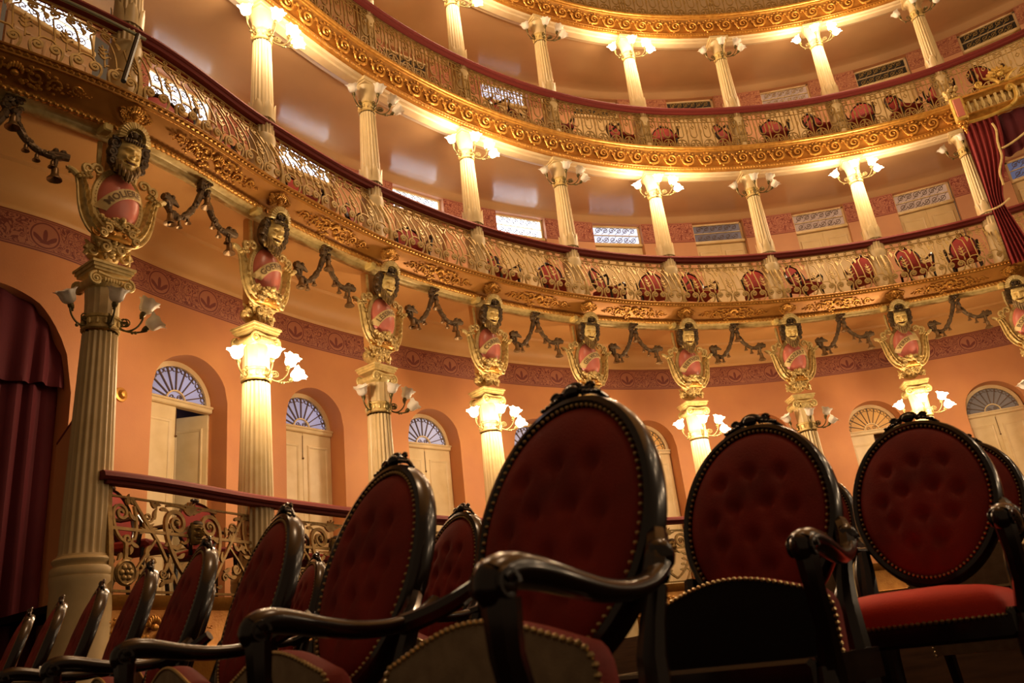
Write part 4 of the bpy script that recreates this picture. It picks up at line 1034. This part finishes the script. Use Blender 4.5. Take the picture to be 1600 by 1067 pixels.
for k in range(9):
    a = PI*(k+.5)/9; cr.tube([(.80, -.05, .80), (.80+.12*math.cos(a), -.09, .80+.10*math.sin(a)), (.80+.21*math.cos(a), -.05, .80+.19*math.sin(a))], [.02, .034, .024], 6)
for sg in (-1, 1):
    cr.tube(xz(np.concatenate([bez((0, .66), (.20*sg, .64), (.34*sg, .70), n=8)[:-1], volute_pts(.34*sg, .76, .06, .012, -PI/2, 1.3, 14, sg)])+np.array((.80, 0)), -.08), .028, 7)
    cr.tube(xz(bez((.05*sg, .64), (.10*sg, .78), (.26*sg, .82), n=8)+np.array((.80, 0)), -.11), np.linspace(.035, .015, 8), 7)
cr.ball((.80, -.13, .80), (.05, .04, .05), 10, 7); cr.ball((.80, -.17, .80), (.022, .02, .022), 7, 5)
for k in range(10): cr.ball((.80+.08*math.cos(k*.63), -.12, .80+.08*math.sin(k*.63)), .014, 6, 4)
obj('crest', cr, m_giltyellow, cp)
dp = empty('crimson_drape', F(CS, -.5, 5.75)); tag(dp, 'crimson box curtain with yellow braid gathered by a tie cord at the right edge', 'curtain'); inv = MW[dp.name].inverted()
def gath(S, t):
    k = 1-.62*math.exp(-((t-.62)/.30)**2) if t < .62 else .38+.34*((t-.62)/.38)
    return (CS+.02)+(S-(CS+.02))*k + (.085*t*(1-t)*0)
child_world('drape', pleated(M(), CS+.02, CS+.34, -.54, 8.28, 5.62, 6, .03, gather=gath, seed=6), m_curtain2, dp, inv)
child_world('swag_drape', pleated(M(), CS+.06, CS+1.1, -.48, 8.28, lambda S: 7.60+.30*np.clip((S-CS-.3)*1.0, 0, 1)+.12*np.cos((S-CS)*9), 9, .03, seed=8), m_curtain, dp, inv)
tg = np.linspace(0, 1, 30)
def dpt(s, o, z): return tuple(inv @ (F(s, o, z) @ Vector((0, 0, 0))))
obj('braid', M().tube([dpt(CS+.27+.012*math.sin(t*14)-.16*max(0, t-.35), -.60, 8.12-1.15*t) for t in tg], .018, 6).tube([dpt(CS+.27+.42*t, -.60, 7.62+.34*t**1.5) for t in tg], .02, 6).tube([dpt(CS+.66+.4*t, -.60, 7.95-.2*math.sin(t*PI)) for t in tg], .018, 6), m_cart2, dp)
obj('tie_cord', M().tube([dpt(CS-.03+.22*t, -.58-.06*math.sin(t*PI), 6.62+.10*t-.06*math.sin(t*PI)) for t in tg], .016, 6), m_band, dp)

# lighting pipe and its strut in front of the first balcony, far left
pp = empty('lighting_pipe', F(.9, -.30, 6.6)); tag(pp, 'grey-green pipe with a black strut fixed below the handrail at upper left', 'pipe'); inv = MW[pp.name].inverted()
obj('pipe', M().tube([tuple(inv @ (F(s, -.30, 6.56) @ Vector((0, 0, 0)))) for s in np.linspace(.2, 1.04, 12)], .018, 8), mat('pipe_grey_green', (.20, .21, .14), .4, .5), pp)
obj('strut', M().tube([tuple(inv @ (F(1.0, -.31, 6.56) @ Vector((0, 0, 0)))), tuple(inv @ (F(.89, -.53, 5.76) @ Vector((0, 0, 0))))], .024, 8), mat('strut_black', (.01, .009, .008), .5), pp)

# ------------------------------------------------------------------ chairs
REC = math.atan(.33)                     # recline of the back
CR, SR = math.cos(REC), math.sin(REC)
QH = .51/CR/2; QC = (.745-.45)/CR        # half height and centre of the oval, measured along the reclined back
def back_map(x, q, d):
    """x across, q up the back from the oval's centre, d proud of the back towards the sitter"""
    x = np.asarray(x, float); q = np.asarray(q, float)+QC; d = np.asarray(d, float)
    return np.stack(np.broadcast_arrays(x, q*SR-d*CR, .45+q*CR+d*SR), -1)
def egg(a, hw=.215, hh=QH):
    q = np.sin(a); return hw*np.cos(a)*(1-.07*np.clip(-q, 0, 1)**2+.0*q), hh*q
def frame_mesh():
    m = M(); a = np.linspace(0, 2*PI, 72, endpoint=False); prof = []
    for k, (ins, d) in enumerate(((.030, .006), (.027, .016), (.017, .026), (.006, .023), (.0, .012), (-.001, -.010), (.004, -.022), (.020, -.026), (.032, -.016))):
        x, q = egg(a, .215-ins, QH-ins); prof.append(back_map(x, q, np.full_like(x, d)))
    m.grid(np.transpose(np.array(prof), (1, 0, 2)), cu=True, cv=True, flip=True); return m
TUFTS = [(0, .115), (-.085, .10), (.085, .10), (-.045, .025), (.045, .025), (-.11, .0), (.11, .0), (0, -.06), (-.085, -.07), (.085, -.07), (-.04, -.14), (.04, -.14)]
def cushion_mesh():
    m = M(); n, R = 64, 22; a = np.linspace(0, 2*PI, n, endpoint=False); rows = []
    for r in np.linspace(.03, 1, R):
        x, q = egg(a, .189*r, (QH-.026)*r)
        d = .012+.032*np.sqrt(np.maximum(0, 1-r**3))
        for tx, tq in TUFTS: d = d-.017*np.exp(-((x-tx)**2+(q-tq)**2)/.017**2)-.006*np.exp(-((x-tx)/.009)**2)*np.exp(-((q-tq+.035)/.03)**2)*(r < .9)
        rows.append(back_map(x, q, d))
    m.grid(np.array(rows), cv=True, flip=False); b = len(m.v)-n*R; m.f.append(tuple(range(b+n-1, b-1, -1)))
    return m
def stud(m, p, r=.0046, nrm=(0, -1, .3)):
    m.ball(p, r, 6, 4)
def nails_mesh():
    m = M(); n = 92
    for k in range(n):
        x, q = egg(np.array([2*PI*k/n]), .1895, QH-.0255); stud(m, back_map(x, q, np.array([.022]))[0])
    return m
def back_panel_mesh():
    m = M(); a = np.linspace(0, 2*PI, 48, endpoint=False); rows = []
    for r in (.03, .5, 1.0):
        x, q = egg(a, .19*r, (QH-.025)*r); rows.append(back_map(x, q, np.full_like(x, -.018-.02*(1-r))))
    m.grid(np.array(rows), cv=True, flip=True); return m
def crest_mesh():
    m = M(); T = lambda x, q, d=.0: back_map(np.array([x]), np.array([q]), np.array([d]))[0]
    m.ball(T(0, QH+.013, .014), (.021, .013, .0145), 14, 10)
    m.tube([T(-.026*math.cos(a), QH+.011+.020*math.sin(a), .010) for a in np.linspace(-.2, PI+.2, 15)], .0065, 7)
    for sg in (-1, 1):
        m.tube(bez(T(sg*.024, QH+.012, .010), T(sg*.05, QH+.012, .012), T(sg*.088, QH-.022, .004), n=8), np.linspace(.011, .004, 8), 8)
        p = volute_pts(0, 0, .013, .003, 0, 1.3, 14, 1); m.tube([T(sg*(.043+x), QH+.013+z, .012) for x, z in p], .0042, 6)
        for k in range(4): m.ball(T(sg*(.036+.012*k), QH+.004-.004*k, .016), (.007, .006, .005), 7, 5)
    return m
def stile_mesh(sg):
    m = M(); pts = []
    for q in (-.13, -.19, -.24): 
        x = .205 if q > -.15 else .20; p = back_map(np.array([sg*x]), np.array([q]), np.array([-.004]))[0]; pts.append(p)
    pts += [np.array((sg*.205, .015, .42)), np.array((sg*.215, .03, .20)), np.array((sg*.225, .085, .0))]
    m.tube(pts, [.018, .021, .024, .027, .022, .018], 8, up=(0, 1, 0)); return m
def arm_mesh(shared):
    """bowed arm from the back frame to the scrolled hand (local +x side)"""
    m = M(); xr = .315 if shared else .225; k = .86 if shared else 1.0
    y = np.array([.055, .02, -.04, -.12, -.20, -.27, -.325, -.365, -.385]); z = np.array([.655, .628, .612, .606, .612, .624, .633, .632, .620])
    y = np.where(y < 0, y*k, y)
    x = np.interp(y, [-.45, -.25, .06], [.29+.03*shared, .285+.03*shared, xr])
    rad = np.array([.019, .018, .018, .019, .021, .023, .026, .027, .026])
    tt = np.linspace(0, 8, 41); sm = lambda q: np.convolve(np.pad(np.interp(tt, np.arange(9), q), 3, 'edge'), np.ones(7)/7, 'valid')
    x, y, z, rad = sm(x), sm(y), sm(z), sm(rad)
    m.tube(np.stack([x, y, z], 1), rad, 14, sq=(.85, 1.05))
    m.ball((x[-1], y[-1]+.006, z[-1]-.006), (.0245, .029, .031), 16, 12)
    for sg in (-1, 1): m.tube([(x[-1]+sg*.0225, y[-1]+.006+.015*math.cos(q), z[-1]-.006+.015*math.sin(q)) for q in np.linspace(0, 5.2, 14)], np.linspace(.006, .003, 14), 6)
    if shared:
        for sg in (-1, 1):
            e = back_map(np.array([.315+sg*.112]), np.array([-.075]), np.array([.0]))[0] if sg < 0 else np.array((.43, .075, .672))
            m.tube(bez(tuple(e), (.315+sg*.07, .03, .63), (.315, -.03, .612), n=8), np.linspace(.016, .020, 8), 8)
    else:
        e = back_map(np.array([.205]), np.array([-.05]), np.array([.0]))[0]; m.tube(bez(tuple(e), (.225, .055, .675), (.227, .03, .63), n=6), np.linspace(.019, .023, 6), 8); m.ball((.226, .052, .662), (.026, .024, .028), 8, 6)
    return m
def support_mesh(shared):
    m = M(); d = .03*shared; k = .86 if shared else 1.0
    m.tube([(.29+d, -.37*k, .60), (.29+d, -.368*k, .54), (.284+d, -.345*k, .48), (.272+d, -.325, .42), (.268+d, -.32, .36)], [.024, .021, .021, .024, .026], 8); return m
def front_leg_mesh():
    m = M(); m.tube([(0, 0, .40), (0, -.01, .33), (0, -.02, .22), (0, -.01, .08), (0, -.02, .0)], [.028, .030, .021, .015, .019], 8); return m
def apron_mesh():
    m = M(); m.bevbox((0, -.335, .385), (.50, .035, .07), .008); m.bevbox((0, .01, .40), (.42, .03, .06), .006)
    for sg in (-1, 1): m.box((sg*.236, -.16, .39), (.03, .33, .06))
    return m
def seat_outline(w, dp):
    """camel-backed seat plan: points (x, y from hinge, forward positive)"""
    pts = [(-w*.88, 0), (-w*.93, dp*.3), (-w*.98, dp*.6), (-w, dp*.74), (-w*.995, dp*.80), (-w*.965, dp*.845)]
    for u in np.linspace(-.92, .92, 17): pts.append((w*u, dp*(.862+.138*math.cos(u*PI/2)**1.25)))
    return np.array(pts+[(-x, y) for x, y in pts[:6]][::-1])
SEAT_W, SEAT_D, SEAT_T = .236, .40, .066
def seat_mesh():
    """cushion lying flat, hinge edge at y=0, top at z=0"""
    o = seat_outline(SEAT_W, SEAT_D); c = np.array((0, SEAT_D*.5)); m = M(); rows = []
    for k, z in ((.02, .018), (.4, .016), (.72, .008), (.90, -.006), (.97, -.022), (.99, -.04), (.992, -.055), (.985, -SEAT_T), (.5, -SEAT_T), (.02, -SEAT_T)):
        p = c+(o-c)*k; rows.append(np.stack([p[:, 0], -p[:, 1], np.full(len(p), z)], 1))
    m.grid(np.array(rows), cv=True, flip=True); return m
def underside_mesh():
    o = seat_outline(SEAT_W, SEAT_D); c = np.array((0, SEAT_D*.5)); m = M(); rows = []
    for k, z in ((.02, -.008), (.6, -.007), (.95, -.003), (.982, .0), (.978, .004)):
        p = c+(o-c)*k; rows.append(np.stack([p[:, 0], -p[:, 1], np.full(len(p), -SEAT_T+z)], 1))
    m.grid(np.array(rows), cv=True, flip=False); return m
def seat_nails():
    o = seat_outline(SEAT_W, SEAT_D); c = np.array((0, SEAT_D*.5)); p = c+(o-c)*.982; L = np.concatenate([[0], np.cumsum(np.linalg.norm(np.diff(p, axis=0), axis=1))])
    m = M()
    for d in np.arange(0, L[-1], .0135): stud(m, (np.interp(d, L, p[:, 0]), -np.interp(d, L, p[:, 1]), -SEAT_T-.002), .0058)
    return m
CM = {}
def chair_mesh(key, fn, mt, **k): return cached('chair_'+key, fn, mt, **k)
SEAT_LOC = Vector((0, -.012, .455))
def chair(x, y, ang, label, seat='linen', shared=True, group='theatre armchairs of the stalls', dz=0, arms=True, fold=85):
    c = empty('theatre_armchair', Matrix.Translation((x, y, floor_z(x, y)+dz)) @ Matrix.Rotation(math.radians(ang), 4, 'Z'))
    tag(c, label, 'chair', group)
    obj('back_frame', chair_mesh('frame', frame_mesh, m_wood), None, c)
    obj('back_cushion', chair_mesh('cushion', cushion_mesh, m_velvet_chair, angle=70), None, c)
    obj('nail_trim', chair_mesh('nails', nails_mesh, m_nail), None, c)
    obj('back_panel', chair_mesh('bpanel', back_panel_mesh, m_velvet), None, c)
    obj('crest', chair_mesh('crest', crest_mesh, m_wood), None, c)
    for sg in (-1, 1):
        obj('rear_leg', chair_mesh('stile%d' % sg, lambda: stile_mesh(sg), m_wood), None, c)
        obj('front_leg', chair_mesh('fleg', front_leg_mesh, m_wood), None, c, loc=(sg*.262, -.322, 0))
    obj('apron', chair_mesh('apron', apron_mesh, m_wood, smooth=False), None, c)
    if arms:
        obj('armrest', chair_mesh('arm%d' % shared, lambda: arm_mesh(int(shared)), m_wood), None, c)
        obj('arm_support', chair_mesh('sup%d' % shared, lambda: support_mesh(int(shared)), m_wood), None, c)
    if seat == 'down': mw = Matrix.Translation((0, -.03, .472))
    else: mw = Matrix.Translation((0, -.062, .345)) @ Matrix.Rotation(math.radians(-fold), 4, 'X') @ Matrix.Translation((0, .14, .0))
    st = obj('seat', chair_mesh('seat_down', seat_mesh, m_velvet_lit) if seat == 'down' else chair_mesh('seat', seat_mesh, m_velvet_chair), None, c, mw=mw)
    obj('seat_underside', chair_mesh('under_'+seat, underside_mesh, m_blackcloth if seat == 'black' else m_linen), None, st)
    obj('seat_nail_trim', chair_mesh('snails', seat_nails, m_nail), None, st)
    return c
A = 'red button-backed mahogany armchair, '
chair(-0.011, 1.465, -42.5, A+'largest and nearest of all, its tipped seat showing linen', 'linen', False)
chair(-0.453, 1.904, -48.0, A+'beside the largest one, pale linen underside showing', 'linen')
chair(-0.885, 2.420, -53.0, A+'second beyond the largest towards the curtain', 'linen')
chair(-1.306, 2.884, -53.5, A+'third beyond the largest towards the curtain', 'linen')
chair(-1.706, 3.326, -54.5, A+'fourth beyond the largest towards the curtain', 'linen')
chair(-2.130, 3.780, -55.5, A+'fifth beyond the largest, before the fluted column', 'linen')
chair(-2.550, 4.205, -55.0, A+'sixth beyond the largest, below the fluted column', 'linen')
chair(-2.960, 4.630, -55.0, A+'last of the front row, nearest the dark curtain', 'linen')
chair(0.515, 2.115, -39.0, A+'its tipped seat black with a brass nail edge', 'black', False)
chair(-0.404, 3.083, -52.5, A+'second row, seen between the two largest chairs', 'linen')
chair(-1.229, 4.076, -58.0, A+'small, second row, crest below the handrail', 'linen')
chair(-1.870, 4.370, -57.0, A+'small, second row, beside the mask panel', 'linen')
chair(1.125, 2.520, -40.0, A+'only one with its seat folded down, velvet painted brighter as lit', 'down', False)
chair(1.676, 3.357, -45.0, A+'right behind the chair with its seat down', 'linen')
chair(1.242, 3.964, -52.0, A+'small, behind the gap beside the lowered seat', 'linen')
chair(2.160, 2.930, -42.0, A+'at the right edge behind the lowered seat', 'linen', False)

# chairs in the boxes: oval red backs on dark frames
def boxchair_frame():
    m = M(); a = np.linspace(0, 2*PI, 28, endpoint=False); rows = []
    for ins, d in ((.03, .012), (.012, .03), (0, .0), (.012, -.03), (.03, -.012)): rows.append(np.stack([(.225-ins)*np.cos(a), -d+.12*np.sin(a)*.6, .74+(.27-ins)*np.sin(a)], 1))
    m.grid(np.transpose(np.array(rows), (1, 0, 2)), cu=True, cv=True, flip=True); m.ball((0, .07, 1.02), (.05, .02, .025), 8, 6)
    return m
def boxchair_legs(sx, sy):
    m = M(); m.tube([(sx*.20, sy, .44), (sx*.21, sy, .2), (sx*.20, sy+(.05 if sy > 0 else -.03), 0)], [.024, .02, .016], 6); return m
def boxchair_arm(sx):
    m = M(); m.tube([(sx*.22, -.02, .70), (sx*.25, -.18, .66), (sx*.26, -.34, .67), (sx*.26, -.37, .62), (sx*.24, -.33, .42)], [.018, .02, .025, .022, .018], 6); return m
def boxchair_pad():
    m = M(); a = np.linspace(0, 2*PI, 28, endpoint=False); rows = []
    for r in (.03, .4, .75, 1.0): rows.append(np.stack([.198*r*np.cos(a), -.045*(1-r**3)+.12*.243*r*np.sin(a)/.27*.6-.004, .74+.243*r*np.sin(a)], 1))
    return m.grid(np.array(rows), cv=True, flip=False)
def boxchair_seat():
    m = M(); m.bevbox((0, -.20, .45), (.46, .42, .08), .02); return m
def boxchair(s, off, zf, turn, label, group):
    c = empty('box_armchair', F(s, off, zf, math.radians(turn))); tag(c, label, 'chair', group)
    obj('back_frame', cached('bc_frame', boxchair_frame, m_wood), None, c); obj('back_cushion', cached('bc_pad', boxchair_pad, m_velvet_box), None, c)
    obj('seat', cached('bc_seat', boxchair_seat, m_velvet_chair, smooth=False), None, c)
    for sx in (-1, 1):
        obj('armrest', cached('bc_arm%d' % sx, lambda: boxchair_arm(sx), m_wood), None, c)
        for sy in (.0, -.36): obj('leg', cached('bc_leg%d%.1f' % (sx, sy), lambda: boxchair_legs(sx, sy), m_wood), None, c)
T2C = [1.45, 2.0, 2.5, 3.05, 3.55, 4.36, 4.94, 5.42, 5.94, 6.34, 6.93, 7.31, 7.92, 8.32, 8.77]
for k, s in enumerate(T2C): boxchair(s, .42, 5.724, (-25, 10, -15, 25)[k % 4], 'dark-framed red oval chair behind the first balcony railing, %s from the left' % ORD[k], 'red chairs on the first balcony')
T3C = [4.6, 5.2, 5.86, 6.35, 6.95, 7.45, 7.85, 8.31, 8.62, 9.01, 9.34]
for k, s in enumerate(T3C): boxchair(s, .42, 8.905, (30, -10, 20, -20)[k % 4], 'dark-framed red oval chair behind the second balcony railing, %s from the left' % ORD[k], 'red chairs on the second balcony')
for k, s in enumerate((1.36, 1.86, 2.5, 3.2, 4.1)): boxchair(s, .50, 1.335, (20, -15, 15, -20, 5)[k], 'red box chair behind the ground box railing, %s from the leftmost column' % ORD[k], 'red chairs in the ground boxes')
